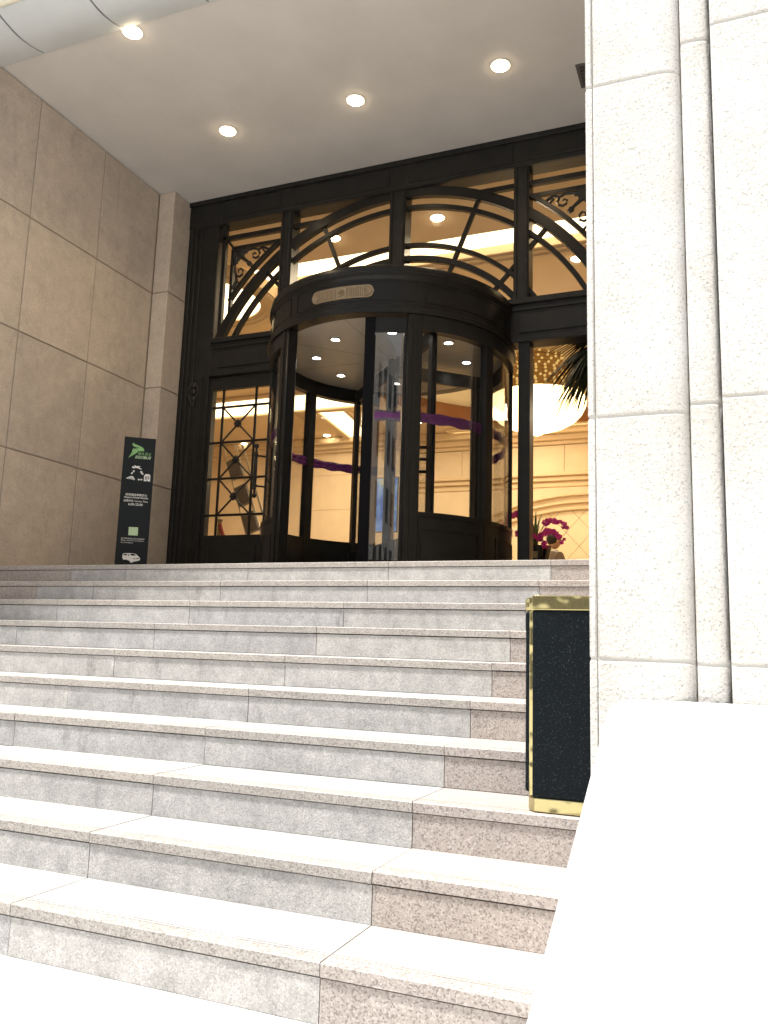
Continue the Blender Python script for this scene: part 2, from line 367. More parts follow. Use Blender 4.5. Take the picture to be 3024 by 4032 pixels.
# unseen street front added behind the camera: feeds reflections, blocks low sky
ob_ = thing('unseen_opposite_block', 'unseen grey block added across the street, mirrored in the door glass and the brass', 'building', (-4, -34, -1.5))
MB().box(-28, 26, -10, 0, 0, 17).obj('wall', 'street_wall', ob_)
wm = MB().box(-0.9, 0.9, -0.05, 0.03, 0, 1.9).mesh('window', 'street_window')
for i in range(16):
    for j in range(5): link('window', wm, ob_, loc=(-26 + i * 3.3, 0.02, 1.2 + j * 3.2))
MB().box(-28.3, 26.3, -10, 0.5, 17, 17.6).obj('cornice', 'street_wall', ob_)

# ------------------------------------------------------------------ porch ceiling, canopy edge, building above
struct(MB().box(-7.2, 2.5, -0.12, 2.9, ZC, ZC + 0.1).obj('porch_ceiling', 'ceiling_plaster'))
cn = thing('canopy', 'white metal canopy edge with curved panels and black joints at upper left', 'canopy', (-2.0, -0.12, ZC))
pf = [(-0.52 * i / 10, -0.05 * math.sin(PI * i / 10) - 0.012) for i in range(11)]
edges = [-4.34 + 0.84 * k for k in range(-3, 11)]
for a, b in zip(edges, edges[1:]):
    mb = MB(); out = [(y, z) for y, z in pf] + [(-0.52, 0.09), (0, 0.09)]
    mb.yz(out, a + 2.0 + 0.009, b + 2.0 - 0.009); mb.obj('soffit_panel', 'soffit_metal', cn, smooth=True)
MB().yz([(y, z + 0.012) for y, z in pf] + [(-0.51, 0.08), (-0.01, 0.08)], -4.8, 6.0).obj('joint_backing', 'joint_black', cn)
MB().box(-4.8, 6.0, -0.555, -0.522, 0.0, 1.2).obj('fascia', 'fascia_cream', cn, 0.01)
shade_wall_ = MB().box(-2.4, -0.03, -2.38, -0.68, 4.425, 10.0).obj('upper_wall', 'wall_stone', wl)  # unseen upper part, added to cast shade over the upper-left steps
bm_ = thing('building_mass', 'pale hotel facade rising above the canopy', 'building', (-2, 3, ZC + 0.1))
MB().box(-10, 8, -3.55, 16, 0.0, 6).obj('upper_wall', 'fascia_cream', bm_)
MB().box(4.51, 8.0, -5.42, -3.56, -6.03, 6.0).obj('side_wall', 'pillar_stone', bm_)

def downlight(x, y, z, label, grp, emat, energy, col, r=0.076, blend=1.0):
    d = thing('downlight', label, 'ceiling light', (x, y, z), 0, grp)
    MB().lathe([(r, -0.002), (r + 0.014, -0.002), (r + 0.015, -0.005), (r + 0.003, -0.006), (r, -0.004)], n=28).obj('trim', 'ceiling_plaster', d, smooth=True)
    MB().lathe([(0.0, -0.03), (r * 0.5, -0.026), (r * 0.85, -0.016), (r, -0.004), (r, -0.0015), (0, -0.0015)], n=28).obj('lens', emat, d, smooth=True)
    if energy:
        l = lamp('lamp', 'SPOT', (0, 0, -0.03), energy, col, d, spot_size=math.radians(130), spot_blend=blend, shadow_soft_size=0.06)
    return d
G4 = 'downlights in the porch ceiling'
WARM = (1, 0.74, 0.45)
downlight(-3.46, 1.385, ZC, 'porch downlight nearest the tan wall, in the row of three', G4, 'lamp_warm', 46, WARM)
downlight(-2.08, 1.385, ZC, 'middle porch downlight above the revolving door', G4, 'lamp_warm', 46, WARM)
downlight(-0.71, 1.385, ZC, 'porch downlight nearest the pale pillar', G4, 'lamp_warm', 46, WARM)
downlight(-3.46, -0.055, ZC, 'porch downlight half hidden at the edge of the white canopy', G4, 'lamp_warm', 46, WARM)
vt = thing('ceiling_vent', 'dark ceiling vent grille just showing beside the pillar', 'vent', (-0.05, 1.75, ZC))
MB().box(-0.06, 0.4, -0.16, 0.16, -0.012, -0.002).obj('frame', 'grille_grey', vt, 0.003)
for i in range(6): MB().box(-0.03, 0.37, -0.13 + i * 0.045, -0.11 + i * 0.045, -0.022, -0.012).obj('slat', 'socket_dark', vt)

# ------------------------------------------------------------------ entrance screen (dark metal frame with arched transom lights)
es = thing('entrance_screen', 'dark bronze entrance frame with arched glazing bars above the doors', 'entrance frame', (CX, YF, 0))
def sx(x): return x - CX
def sbox(name, x0, x1, y0, y1, z0, z1, m='dark_bronze', bev=0.004): return MB().box(sx(x0), sx(x1), y0, y1, z0, z1).obj(name, m, es, bev, 1)
ML = [(-4.635, -4.235), (-3.43, -3.285), (-2.15, -1.975), (-0.85, -0.70), (0.095, 0.495)]
# head
sbox('head_rail', -4.635, 0.495, -0.06, 0.12, 4.10, 4.428)
sbox('head_moulding', -4.635, 0.495, -0.085, -0.061, 4.375, 4.426)
sbox('head_moulding', -4.20, 0.06, -0.078, -0.061, 4.10, 4.135)
for a, b in ((-4.20, -3.44), (-3.27, -2.16), (-1.96, -0.86), (-0.69, 0.06)):
    MB().box(sx(a), sx(b), -0.07, -0.061, 4.165, 4.345).obj('raised_panel', 'dark_bronze', es, 0.006, 1)
# middle rail
for a, b in ((-4.235, -3.25), (-0.89, 0.095)):
    sbox('middle_rail', a, b, -0.05, 0.12, 2.315, 2.748)
    sbox('middle_moulding', a, b, -0.085, -0.051, 2.695, 2.75)
    sbox('middle_moulding', a, b, -0.08, -0.051, 2.315, 2.36)
    sbox('middle_moulding', a, b, -0.068, -0.051, 2.63, 2.655)
    sbox('raised_panel', a + 0.1, b - 0.1, -0.064, -0.051, 2.41, 2.59)
sbox('middle_rail', -3.25, -0.89, -0.02, 0.1, 2.66, 2.748)
# jambs and mullions
for i, (a, b) in enumerate(ML):
    lo = 2.748 if i == 2 else 0.0
    if i in (0, 4): sbox('jamb', a, b, -0.05, 0.12, 0, 4.10)
    elif i == 2: sbox('mullion', a, b, -0.055, 0.12, lo, 4.10)
    else:
        sbox('mullion', a, b, -0.055, 0.12, 2.748, 4.10)
        c = (a + b) / 2 + (0.035 if i == 3 else -0.035); sbox('post', c - 0.055, c + 0.055, -0.06, 0.1, 0, 2.316)
    if i not in (0, 4):
        for e in (a + 0.012, b - 0.036): sbox('mullion_bead', e, e + 0.024, -0.07, -0.055, 2.75, 4.10, bev=0.005)
for x in (-4.60, -4.54, -4.47): sbox('jamb_flute', x, x + 0.03, -0.066, -0.05, 0.0, 4.10, bev=0.008)
sbox('jamb_flute', -4.36, -4.31, -0.075, -0.05, 0, 2.315)
# lower jamb piece beside the door
sbox('door_jamb', -4.32, -4.295, -0.062, 0.1, 0, 2.315)
# small cast bracket ornament on the left jamb
mb = MB()
for i in range(4): mb.ball((sx(-4.42), -0.07, 2.24 - i * 0.075), 0.035 - i * 0.004, 10, 6, sc=(1, 0.5, 1.1))
for sg in (-1, 1): mb.tube([(sx(-4.42) + sg * (0.03 + 0.03 * math.sin(q * 0.5)), -0.072, 2.26 - q * 0.03) for q in range(10)], 0.008, 6)
mb.obj('jamb_ornament', 'wrought_iron', es, smooth=True)
# panes
panes = [(-4.235, -3.43), (-3.285, -2.15), (-1.975, -0.85), (-0.70, 0.095)]
for a, b in panes: MB().box(sx(a), sx(b), 0.03, 0.036, 2.748, 4.10).obj('pane', 'glass', es)
# arches
ZA = 1.76
def arch(name, r, wd, zc, alo, ahi, y0=-0.03, y1=0.026):
    MB().ring(0, zc, r - wd / 2, r + wd / 2, alo, ahi, y0, y1, 64).obj(name, 'dark_bronze_gloss', es, 0.004, 1)
arch('arch_bar', 2.314, 0.10, ZA, 25.5, 154.5, -0.045)
arch('arch_bar', 2.156, 0.048, ZA, 27.6, 152.4)
arch('arch_bar', 1.745, 0.042, ZA, 34.6, 145.4)
arch('arch_bar', 1.60, 0.062, ZA, 38.3, 141.7)
for a0, a1 in ((34.2, 55.2), (124.8, 145.8)): arch('arch_bar', 2.415, 0.042, 1.828, a0, a1)
for a in (48, 68, 112, 132):
    c, s_ = math.cos(math.radians(a)), math.sin(math.radians(a)); hw = 0.02
    MB().xz([(1.5 * c - hw * s_, ZA + 1.5 * s_ + hw * c), (2.28 * c - hw * s_, ZA + 2.28 * s_ + hw * c), (2.28 * c + hw * s_, ZA + 2.28 * s_ - hw * c), (1.5 * c + hw * s_, ZA + 1.5 * s_ - hw * c)], -0.022, 0.02).obj('radial_bar', 'dark_bronze_gloss', es, 0.003, 1)
for sg in (-1, 1):
    def q(x0, x1, z0, z1, n='glazing_bar', m='dark_bronze_gloss'): MB().box(min(sg * x0, sg * x1), max(sg * x0, sg * x1), -0.028, 0.024, z0, z1).obj(n, m, es, 0.003, 1)
    q(0.86, 2.165, 3.915, 3.965); q(2.075, 2.12, 2.748, 4.10); q(1.30, 1.995, 3.79, 3.825); q(1.965, 2.0, 3.03, 3.79)
    MB().xz([(sg * 2.09, 3.93), (sg * 2.07, 3.945), (sg * 1.965, 3.815), (sg * 1.985, 3.80)], -0.02, 0.02).obj('glazing_bar', 'dark_bronze_gloss', es)
    # scroll ornament in the spandrel: palmette in the corner, C-scrolls, leaf ends
    mb = MB(); X = lambda x: sg * x; Y = -0.01
    def spiral(cx, cz, r0, turns, a0, dr, thick, taper=True):
        n = 40; pts = []; rr = []
        for i in range(n + 1):
            u = i / n; a = a0 + dr * turns * 2 * PI * u; r = r0 * (1 - 0.82 * u)
            pts.append((X(cx + r * math.cos(a)), Y, cz + r * math.sin(a))); rr.append(thick * (1 - 0.35 * u))
        mb.tube(pts, rr, 7); mb.ball(pts[-1], thick * 1.25, 8, 5)
    # (triangle corner at 1.965, 3.79; legs to 1.37, 3.79 and 1.965, 3.22)
    for a in range(185, 272, 12):
        L = 0.17 if a in (197, 257) else 0.145; aa = math.radians(a); c0 = Vector((X(1.955), Y, 3.782))
        mb.tube([c0 + Vector((X(math.cos(aa)) * L * u, 0, math.sin(aa) * L * u)) for u in (0, .3, .6, .85, 1)], [0.012, 0.022, 0.025, 0.018, 0.006], 7)
    mb.tube([(X(1.88), Y, 3.71), (X(1.83), Y, 3.66), (X(1.775), Y, 3.615), (X(1.74), Y, 3.575)], [0.03, 0.02, 0.016, 0.026], 8)
    mb.ball((X(1.765), Y, 3.60), 0.03, 8, 6)
    # upper scroll
    mb.tube([(X(1.86), Y, 3.745), (X(1.79), Y, 3.765), (X(1.71), Y, 3.77), (X(1.655), Y, 3.745), (X(1.635), Y, 3.70), (X(1.65), Y, 3.665), (X(1.685), Y, 3.65), (X(1.72), Y, 3.668), (X(1.727), Y, 3.70), (X(1.70), Y, 3.718), (X(1.683), Y, 3.70)], [0.022, 0.018, 0.015, 0.014, 0.014, 0.014, 0.013, 0.012, 0.011, 0.010, 0.009], 8)
    mb.tube([(X(1.655), Y, 3.75), (X(1.60), Y, 3.765), (X(1.55), Y, 3.745), (X(1.52), Y, 3.72), (X(1.49), Y, 3.745), (X(1.44), Y, 3.77)], [0.012, 0.014, 0.016, 0.018, 0.014, 0.008], 8)
    mb.tube([(X(1.60), Y, 3.74), (X(1.56), Y, 3.70), (X(1.52), Y, 3.70)], [0.012, 0.014, 0.006], 7)
    # lower scroll
    mb.tube([(X(1.93), Y, 3.69), (X(1.948), Y, 3.62), (X(1.945), Y, 3.54), (X(1.925), Y, 3.485), (X(1.885), Y, 3.46), (X(1.845), Y, 3.48), (X(1.838), Y, 3.525), (X(1.865), Y, 3.555), (X(1.897), Y, 3.545), (X(1.897), Y, 3.51)], [0.022, 0.018, 0.015, 0.014, 0.014, 0.014, 0.013, 0.012, 0.010, 0.009], 8)
    mb.tube([(X(1.93), Y, 3.48), (X(1.915), Y, 3.43), (X(1.93), Y, 3.38), (X(1.95), Y, 3.34), (X(1.94), Y, 3.29)], [0.012, 0.018, 0.022, 0.018, 0.008], 8)
    mb.tube([(X(1.92), Y, 3.42), (X(1.885), Y, 3.385), (X(1.90), Y, 3.35)], [0.012, 0.014, 0.006], 7)
    mb.obj('scroll_ornament', 'wrought_iron', es, smooth=True)

# ------------------------------------------------------------------ left side door with crossed glazing bars
dr = thing('side_door', 'black glazed side door with crossed bars and rosettes, left of the revolving door', 'door', (-3.85, YF, 0))
dx = lambda x: x + 3.85
def dbox(name, x0, x1, y0, y1, z0, z1, m='dark_bronze', bev=0.003): return MB().box(dx(x0), dx(x1), y0, y1, z0, z1).obj(name, m, dr, bev, 1)
dbox('stile', -4.29, -4.19, -0.03, 0.03, 0.01, 2.31); dbox('stile', -3.475, -3.40, -0.03, 0.03, 0.01, 2.31)
dbox('rail', -4.19, -3.475, -0.03, 0.03, 2.17, 2.31); bt = dbox('rail', -4.19, -3.475, -0.03, 0.03, 0.01, 0.57)
pn = MB().box(dx(-4.12), dx(-3.54), -0.04, -0.031, 0.12, 0.47).obj('raised_panel', 'dark_bronze', bt, 0.01, 1)
dbox('pane', -4.19, -3.475, 0.0, 0.006, 0.57, 2.17, 'glass', 0)
for x in (-4.055, -3.645): dbox('glazing_bar', x - 0.013, x + 0.013, -0.02, -0.001, 0.57, 2.17, 'dark_bronze_gloss')
zr = [1.97, 1.577, 1.18, 0.785]
for z in zr: dbox('glazing_bar', -4.19, -3.475, -0.024, -0.001, z - 0.012, z + 0.012, 'dark_bronze_gloss')
ros = MB().lathe([(0, 0), (0.04, 0), (0.04, -0.012), (0.026, -0.03), (0.012, -0.03), (0.012, -0.04), (0, -0.04)], n=16)
for k in range(8): ros.ball((0.034 * math.cos(k * PI / 4), 0.034 * math.sin(k * PI / 4), -0.014), 0.013, 8, 5)
ros_me = ros.mesh('rosette', 'wrought_iron')
for za, zb in zip(zr, zr[1:]):
    for sg in (-1, 1):
        x0, x1 = (-4.055, -3.645) if sg > 0 else (-3.645, -4.055)
        MB().tube([(dx(x0), -0.012, za), (dx((x0 + x1) / 2), -0.014, (za + zb) / 2), (dx(x1), -0.012, zb)], 0.0105, 6).obj('cross_bar', 'dark_bronze_gloss', dr)
    r_ = link('rosette', ros_me, dr, smooth=True, loc=(0, -0.014, (za + zb) / 2)); r_.rotation_euler = (-PI / 2, 0, 0)
hd = MB().tube([(0, 0, -0.24), (0, 0, -0.2), (0, 0, -0.199), (0, 0, 0.2), (0, 0, 0.201), (0, 0, 0.24)], [0.012, 0.012, 0.0185, 0.0185, 0.012, 0.012], 14).obj('handle', 'wrought_iron', dr, smooth=True, loc=(dx(-3.545), -0.11, 1.225))
for s_ in (-1, 1):
    MB().ball((0, 0, s_ * 0.262), 0.026, 14, 8).obj('finial', 'wrought_iron', hd, smooth=True)
    mb = MB().tube([(0, 0, s_ * 0.16), (0.05, 0.05, s_ * 0.16), (0.075, 0.085, s_ * 0.16)], 0.010, 8); mb.lathe([(0.018, s_ * 0.16 - 0.012), (0.026, s_ * 0.16 - 0.012), (0.026, s_ * 0.16 + 0.012), (0.018, s_ * 0.16 + 0.012)], n=14)
    mb.obj('bracket', 'wrought_iron', hd, smooth=True)

# ------------------------------------------------------------------ revolving door
rv = thing('revolving_door', 'black drum-shaped revolving door with gold plaque above the stairs', 'revolving door', (CX, CY, 0))
MB().lathe([(1.10, 2.275), (1.222, 2.275), (1.222, 2.318), (1.212, 2.325), (1.212, 2.345), (1.196, 2.352), (1.196, 2.372), (1.19, 2.376), (1.19, 2.585), (1.196, 2.59), (1.202, 2.61), (1.218, 2.622), (1.218, 2.645), (1.208, 2.652), (1.208, 2.695), (1.20, 2.71), (1.10, 2.71)], n=128).obj('fascia', 'dark_bronze_gloss', rv, smooth=True)
MB().lathe([(0, 2.70), (1.12, 2.70), (1.12, 2.708), (0, 2.708)], n=64).obj('roof_plate', 'dark_bronze', rv)
for a0, a1 in ((-172, -119), (-114, -58), (-54, -2), (2, 58), (62, 118), (122, 178)):
    for rr0, z0, z1 in ((1.188, 2.392, 2.399), (1.188, 2.563, 2.570)):
        MB().lathe([(rr0, z0), (rr0 + 0.0065, z0), (rr0 + 0.0065, z1), (rr0, z1)], a0=a0, a1=a1, n=24).obj('panel_bead', 'dark_bronze_gloss', rv)
    for aa in (a0, a1):
        MB().lathe([(1.188, 2.392), (1.1945, 2.392), (1.1945, 2.57), (1.188, 2.57)], a0=aa, a1=aa + 0.4, n=1).obj('panel_bead', 'dark_bronze_gloss', rv)
# gold plaque: rounded band with fluting, centre flower and fan ends
pqa, pqb, pz, ph = -104.5, -75.5, 2.478, 0.056
mb = MB(); n = 36; inner = []; ringz = []
rings = []
for i in range(n + 1):
    u = i / n; a = math.radians(pqa + (pqb - pqa) * u); s_ = (pqb - pqa) * PI / 180 * 1.2 * u; Ltot = (pqb - pqa) * PI / 180 * 1.2
    e = min(s_, Ltot - s_); h = ph * math.sqrt(max(0.0, 1 - (1 - min(1, e / ph)) ** 2)) + 0.0015
    fl = 0.0
    rings.append([((1.19 + d) * math.cos(a), (1.19 + d) * math.sin(a), z) for d, z in ((-0.002, pz - h), (0.008, pz - h), (0.008, pz + h), (-0.002, pz + h))])
mb.strip(rings)
def ppt(s_, dz, d): a = math.radians(-90 + s_ / 1.2 * 180 / PI); return ((1.19 + d) * math.cos(a), (1.19 + d) * math.sin(a), pz + dz)
for sg in (-1, 1):
    for i in range(9):
        s_ = sg * (0.065 + i * 0.0165); mb.tube([ppt(s_, -0.038, 0.009), ppt(s_, 0.038, 0.009)], 0.0052, 6)
    for s_ in (0.052, 0.218): mb.tube([ppt(sg * s_, -0.05, 0.009), ppt(sg * s_, 0.05, 0.009)], 0.006, 6)
    for i in range(11):
        a = -85 + i * 17; c0 = 0.232; L = 0.052
        mb.tube([ppt(sg * c0, 0, 0.009), ppt(sg * (c0 + L * 0.95 * math.cos(math.radians(a))), L * 0.9 * math.sin(math.radians(a)), 0.011)], [0.003, 0.0062], 6)
    mb.ball(ppt(sg * 0.234, 0, 0.009), 0.012, 8, 5)
for z in (-0.05, 0.05): mb.tube([ppt(s_ * 0.02, z, 0.008) for s_ in range(-11, 12)], 0.005, 6)
for k in range(8): mb.ball(ppt(0.024 * math.cos(k * PI / 4), 0.024 * math.sin(k * PI / 4), 0.009), 0.0115, 8, 5)
mb.ball(ppt(0, 0, 0.014), 0.010, 8, 5)
mb.obj('plaque', 'plaque_gold', rv, smooth=True)
# ceiling inside the drum
ceil_ = MB().lathe([(0, 2.277), (1.11, 2.277), (1.11, 2.29), (0, 2.29)], n=64).obj('drum_ceiling', 'drum_ceiling', rv)
for a in (0, 45, 90, 135): MB().box(-1.1, 1.1, -0.0015, 0.0015, 2.2762, 2.2768).obj('ceiling_joint', 'joint_black', ceil_).rotation_euler = (0, 0, math.radians(a))
for k in range(8):
    a = math.radians(22.5 + 45 * k); x, y = 0.745 * math.cos(a), 0.745 * math.sin(a)
    d = MB().lathe([(0.038, 2.276), (0.054, 2.276), (0.054, 2.270), (0.040, 2.268)], n=20).obj('downlight', 'steel_trim', rv, smooth=True, loc=(x, y, 0))
    MB().lathe([(0, 2.2725), (0.039, 2.2725), (0.039, 2.2755), (0, 2.2755)], n=20).obj('lens', 'lamp_white', d)
    lamp('lamp', 'SPOT', (0, 0, 2.262), 2.2, (1, 0.93, 0.78), d, spot_size=math.radians(140), spot_blend=1.0, shadow_soft_size=0.03)
# curved side walls
def sector(name, m, r0, r1, z0, z1, a0, a1, parent=rv, n=None, bev=0): return MB().lathe([(r0, z0), (r1, z0), (r1, z1), (r0, z1)], a0=a0, a1=a1, n=n or max(2, int(abs(a1 - a0) / 2))).obj(name, m, parent, bev, 1, smooth=True)
for base in (0, 180):
    sector('ring_beam', 'dark_bronze', 1.12, 1.20, 2.14, 2.274, base - 60, base + 60)
    sector('base_ring', 'dark_bronze', 1.12, 1.20, 0.0, 0.04, base - 60, base + 60)
    for i in range(3):
        a0, a1 = base - 60 + 40 * i, base - 20 + 40 * i
        sector('pane', 'glass_grey', 1.157, 1.163, 0.57, 2.14, a0 + 1.2, a1 - 1.2)
        kp = sector('kick_panel', 'dark_bronze', 1.13, 1.19, 0.04, 0.57, a0 + 1, a1 - 1)
        sector('moulding', 'dark_bronze_gloss', 1.188, 1.20, 0.53, 0.565, a0 + 1, a1 - 1, kp)
        sector('moulding', 'dark_bronze_gloss', 1.188, 1.198, 0.42, 0.432, a0 + 6, a1 - 6, kp)
        for aa in (a0 + 6, a1 - 7): sector('moulding', 'dark_bronze_gloss', 1.188, 1.198, 0.10, 0.42, aa, aa + 0.9, kp, 1)
    for a in (-20, 20): sector('mullion', 'dark_bronze', 1.125, 1.195, 0.04, 2.14, base + a - 2.4, base + a + 2.4, n=3)
    for a, wd in ((-58.2, 3.2), (58.2, 3.2)):
        sector('post', 'dark_bronze_gloss', 1.10, 1.205, 0.0, 2.275, base + a - wd, base + a + wd, n=4, bev=0.008)
        sector('post_bead', 'dark_bronze_gloss', 1.20, 1.214, 0.0, 2.27, base + a - 0.7, base + a + 0.7, n=2)
# curved sliding leaf half across the front opening
lf = sector('sliding_leaf', 'dark_bronze', 1.135, 1.165, 2.12, 2.25, -78.5, -61)
sector('stile', 'rubber_black', 1.13, 1.17, 0.02, 2.25, -79, -74.6, lf, 4)
sector('stile', 'dark_bronze', 1.135, 1.165, 0.02, 2.12, -62.5, -61, lf, 1)
sector('bottom_rail', 'dark_bronze', 1.135, 1.165, 0.02, 0.16, -74.6, -62.5, lf)
sector('pane', 'glass_leaf', 1.147, 1.152, 0.16, 2.12, -74.6, -62.5, lf)
# rotor: shaft and wings
MB().lathe([(0, 0.0), (0.032, 0.0), (0.032, 2.276), (0, 2.276)], n=24).obj('shaft', 'dark_bronze', rv, smooth=True)
def wing(a, bars):
    f = MB().box(0.06, 1.06, -0.018, 0.018, 2.10, 2.235).obj('wing', 'dark_bronze', rv, 0.003, 1); f.rotation_euler = (0, 0, math.radians(a))
    MB().box(0.985, 1.075, -0.024, 0.024, 0.02, 2.235).obj('stile', 'dark_bronze', f, 0.006, 1)
    MB().box(1.076, 1.105, -0.006, 0.006, 0.02, 2.235).obj('brush', 'rubber_black', f)
    MB().box(0.033, 0.07, -0.018, 0.018, 0.02, 2.10).obj('stile', 'dark_bronze', f, 0.004, 1)
    MB().box(0.07, 0.985, -0.02, 0.02, 0.02, 0.45).obj('bottom_rail', 'dark_bronze', f, 0.004, 1)
    MB().box(0.07, 0.985, -0.003, 0.003, 0.45, 2.10).obj('pane', 'glass_grey', f)
    for z in bars:
        MB().tube([(0.99, -0.02, z), (0.97, -0.07, z), (0.90, -0.085, z), (0.66, -0.085, z), (0.58, -0.07, z), (0.54, -0.005, z)], 0.014, 8).obj('push_bar', 'rubber_black', f, smooth=True)
wing(-47, (1.17, 1.065, 0.955)); wing(43, ()); wing(133, ())

# purple film garlands round the glass
def garland(label, a0, a1, z, r=1.135):
    n = max(8, int((a1 - a0) * 1.6)); mb = MB(); top = []; rings = []
    for i in range(n + 1):
        a = math.radians(a0 + (a1 - a0) * i / n); wv = 0.002 * math.sin(i * 0.31) + 0.0015 * math.sin(i * 1.7); tw = 0.006 * math.sin(i * 0.9)
        zz = z + wv; h = 0.046 + 0.005 * math.sin(i * 0.37 + 1)
        prof = [(-0.003, -h), (0.006 + tw, -h * 0.45), (-0.004 - tw, 0), (0.006 + tw * 0.5, h * 0.5), (-0.003, h), (-0.012, h * 0.5), (-0.016, 0), (-0.012, -h * 0.5)]
        rings.append([(CX + (r - d) * math.cos(a), CY + (r - d) * math.sin(a), zz + q) for d, q in prof])
    mb.strip(rings); ob = mb.obj('garland', 'purple_film', None, smooth=True)
    return tag(ob, label, 'garland', 'purple garlands on the revolving door glass')
garland('purple film garland on the right curved glass of the revolving door', -57, 55, 1.385)
garland('purple film garland on the left curved glass of the revolving door', 123, 237, 1.385)
garland('short purple film garland on the sliding leaf in the middle of the revolving door', -74, -63, 1.385, 1.14)

# ------------------------------------------------------------------ lobby
struct(MB().box(-13, 5, 2.62, 19, -0.1, 0.0).obj('lobby_floor', 'lobby_floor'))
# ceiling: plate with a long cove slot and a round coffer
ZL = 4.30
lc = root('lobby_ceiling')
MB().box(-13, 5, 2.62, 3.96, ZL, ZL + 0.08).obj('plate', 'lobby_ceiling', lc)
mb = MB(); cx0, cy0, rc = -2.05, 9.2, 3.1; nn = 72
x0, x1, y0, y1 = -13, 5, 4.74, 19
def sqp(a):
    c, s_ = math.cos(a), math.sin(a); k = min([(x1 - cx0) / c if c > 1e-9 else 1e9, (x0 - cx0) / c if c < -1e-9 else 1e9, (y1 - cy0) / s_ if s_ > 1e-9 else 1e9, (y0 - cy0) / s_ if s_ < -1e-9 else 1e9]); return (cx0 + c * k, cy0 + s_ * k, ZL)
angs = sorted([2 * PI * i / nn for i in range(nn)] + [math.atan2(b - cy0, a - cx0) % (2 * PI) for a in (x0, x1) for b in (y0, y1)])
k = len(angs); mb.add([(cx0 + rc * math.cos(a), cy0 + rc * math.sin(a), ZL) for a in angs] + [sqp(a) for a in angs], [(i, (i + 1) % k, k + (i + 1) % k, k + i) for i in range(k)])
mb.obj('plate', 'lobby_ceiling', lc)
MB().lathe([(rc + 0.05, ZL - 0.06), (rc - 0.02, ZL - 0.06), (rc - 0.02, ZL + 1.0), (rc + 0.0, ZL + 1.0), (rc + 0.01, ZL + 0.0), (rc + 0.05, ZL - 0.002)], cx0, cy0, n=72).obj('coffer_ring', 'coffer_paint', lc, smooth=True)
MB().lathe([(0, ZL + 0.95), (rc, ZL + 0.95), (rc, ZL + 1.0), (0, ZL + 1.0)], cx0, cy0, n=48).obj('coffer_top', 'coffer_paint', lc)
# the lit slot
cv = thing('cove_light', 'long glowing cove strip running across the lobby ceiling', 'cove light', (-4, 4.35, ZL))
MB().box(-9, 9, -0.36, 0.15, 0.10, 0.14).obj('light_strip', 'cove_light', cv)
for (a, b, c, d) in ((0.15, 0.21, -0.01, 0.10), (0.21, 0.28, -0.035, 0.0), (0.28, 0.40, -0.055, -0.001)):
    MB().box(-9, 9, a + 0.0, b, c, d).obj('moulding', 'lobby_ceiling', cv, 0.01, 2)
def litpanel(label, x, y, sx_, sy_, rz=0):
    t_ = thing('ceiling_light_panel', label, 'ceiling light', (x, y, ZL), rz, 'lit recesses in the lobby ceiling')
    MB().box(-sx_ / 2, sx_ / 2, -sy_ / 2, sy_ / 2, -0.02, -0.005).obj('light_strip', 'cove_light', t_)
    f = MB()
    for (a, b, c, d) in ((-sx_ / 2 - .12, sx_ / 2 + .12, -sy_ / 2 - .12, -sy_ / 2), (-sx_ / 2 - .12, sx_ / 2 + .12, sy_ / 2, sy_ / 2 + .12), (-sx_ / 2 - .12, -sx_ / 2, -sy_ / 2, sy_ / 2), (sx_ / 2, sx_ / 2 + .12, -sy_ / 2, sy_ / 2)): f.box(a, b, c, d, -0.07, -0.003)
    f.obj('frame', 'lobby_ceiling', t_, 0.02, 2)
litpanel('wide glowing recess seen through the top of the side door', -7.6, 9.45, 3.6, 1.05)
litpanel('glowing slanted recess seen through the left pane of the revolving door', -6.75, 11.35, 0.55, 2.4, 0.12)
litpanel('thin glowing strip along the far lobby wall under the chandelier', -1.6, 12.48, 6.2, 0.10)
# round hanging ceiling light
rl = thing('round_ceiling_light', 'large round glowing ceiling dish behind the left transom pane', 'ceiling light', (-5.62, 4.28, 4.14))
MB().lathe([(0, 0.0), (0.72, 0.0), (0.72, 0.03), (0, 0.03)], n=48).obj('light_disc', 'cove_light', rl)
for r0, r1, a, b in ((0.72, 0.80, -0.02, 0.05), (0.80, 0.87, -0.04, 0.06), (0.87, 0.95, -0.06, 0.10), (0.95, 0.99, -0.04, 0.12)):
    MB().lathe([(r0, a), (r1, a), (r1, b), (r0, b)], n=56).obj('rim_moulding', 'lobby_ceiling', rl, smooth=True)
MB().lathe([(0, 0.06), (0.3, 0.06), (0.3, 0.158), (0, 0.158)], n=32).obj('stem', 'lobby_ceiling', rl)
GI = 'downlights in the lobby ceiling'
for x, y, lb in ((-1.98, 3.44, 'lobby downlight behind the right centre transom pane'), (-3.31, 3.49, 'lobby downlight behind the left centre transom pane'), (-0.67, 4.96, 'lobby downlight behind the transom pane next to the pillar'), (-7.65, 12.1, 'far lobby downlight seen through the left revolving door glass'), (-10.0, 12.3, 'far lobby downlight seen through the side door'), (-7.2, 8.2, 'lobby downlight inside beyond the side door top panes'), (-0.2, 12.2, 'lobby downlight under the chandelier bowl by the pillar'), (-5.2, 11.6, 'far lobby downlight in the middle of the revolving door')):
    downlight(x, y, ZL, lb, GI, 'lamp_warm', 0, WARM, r=0.075)
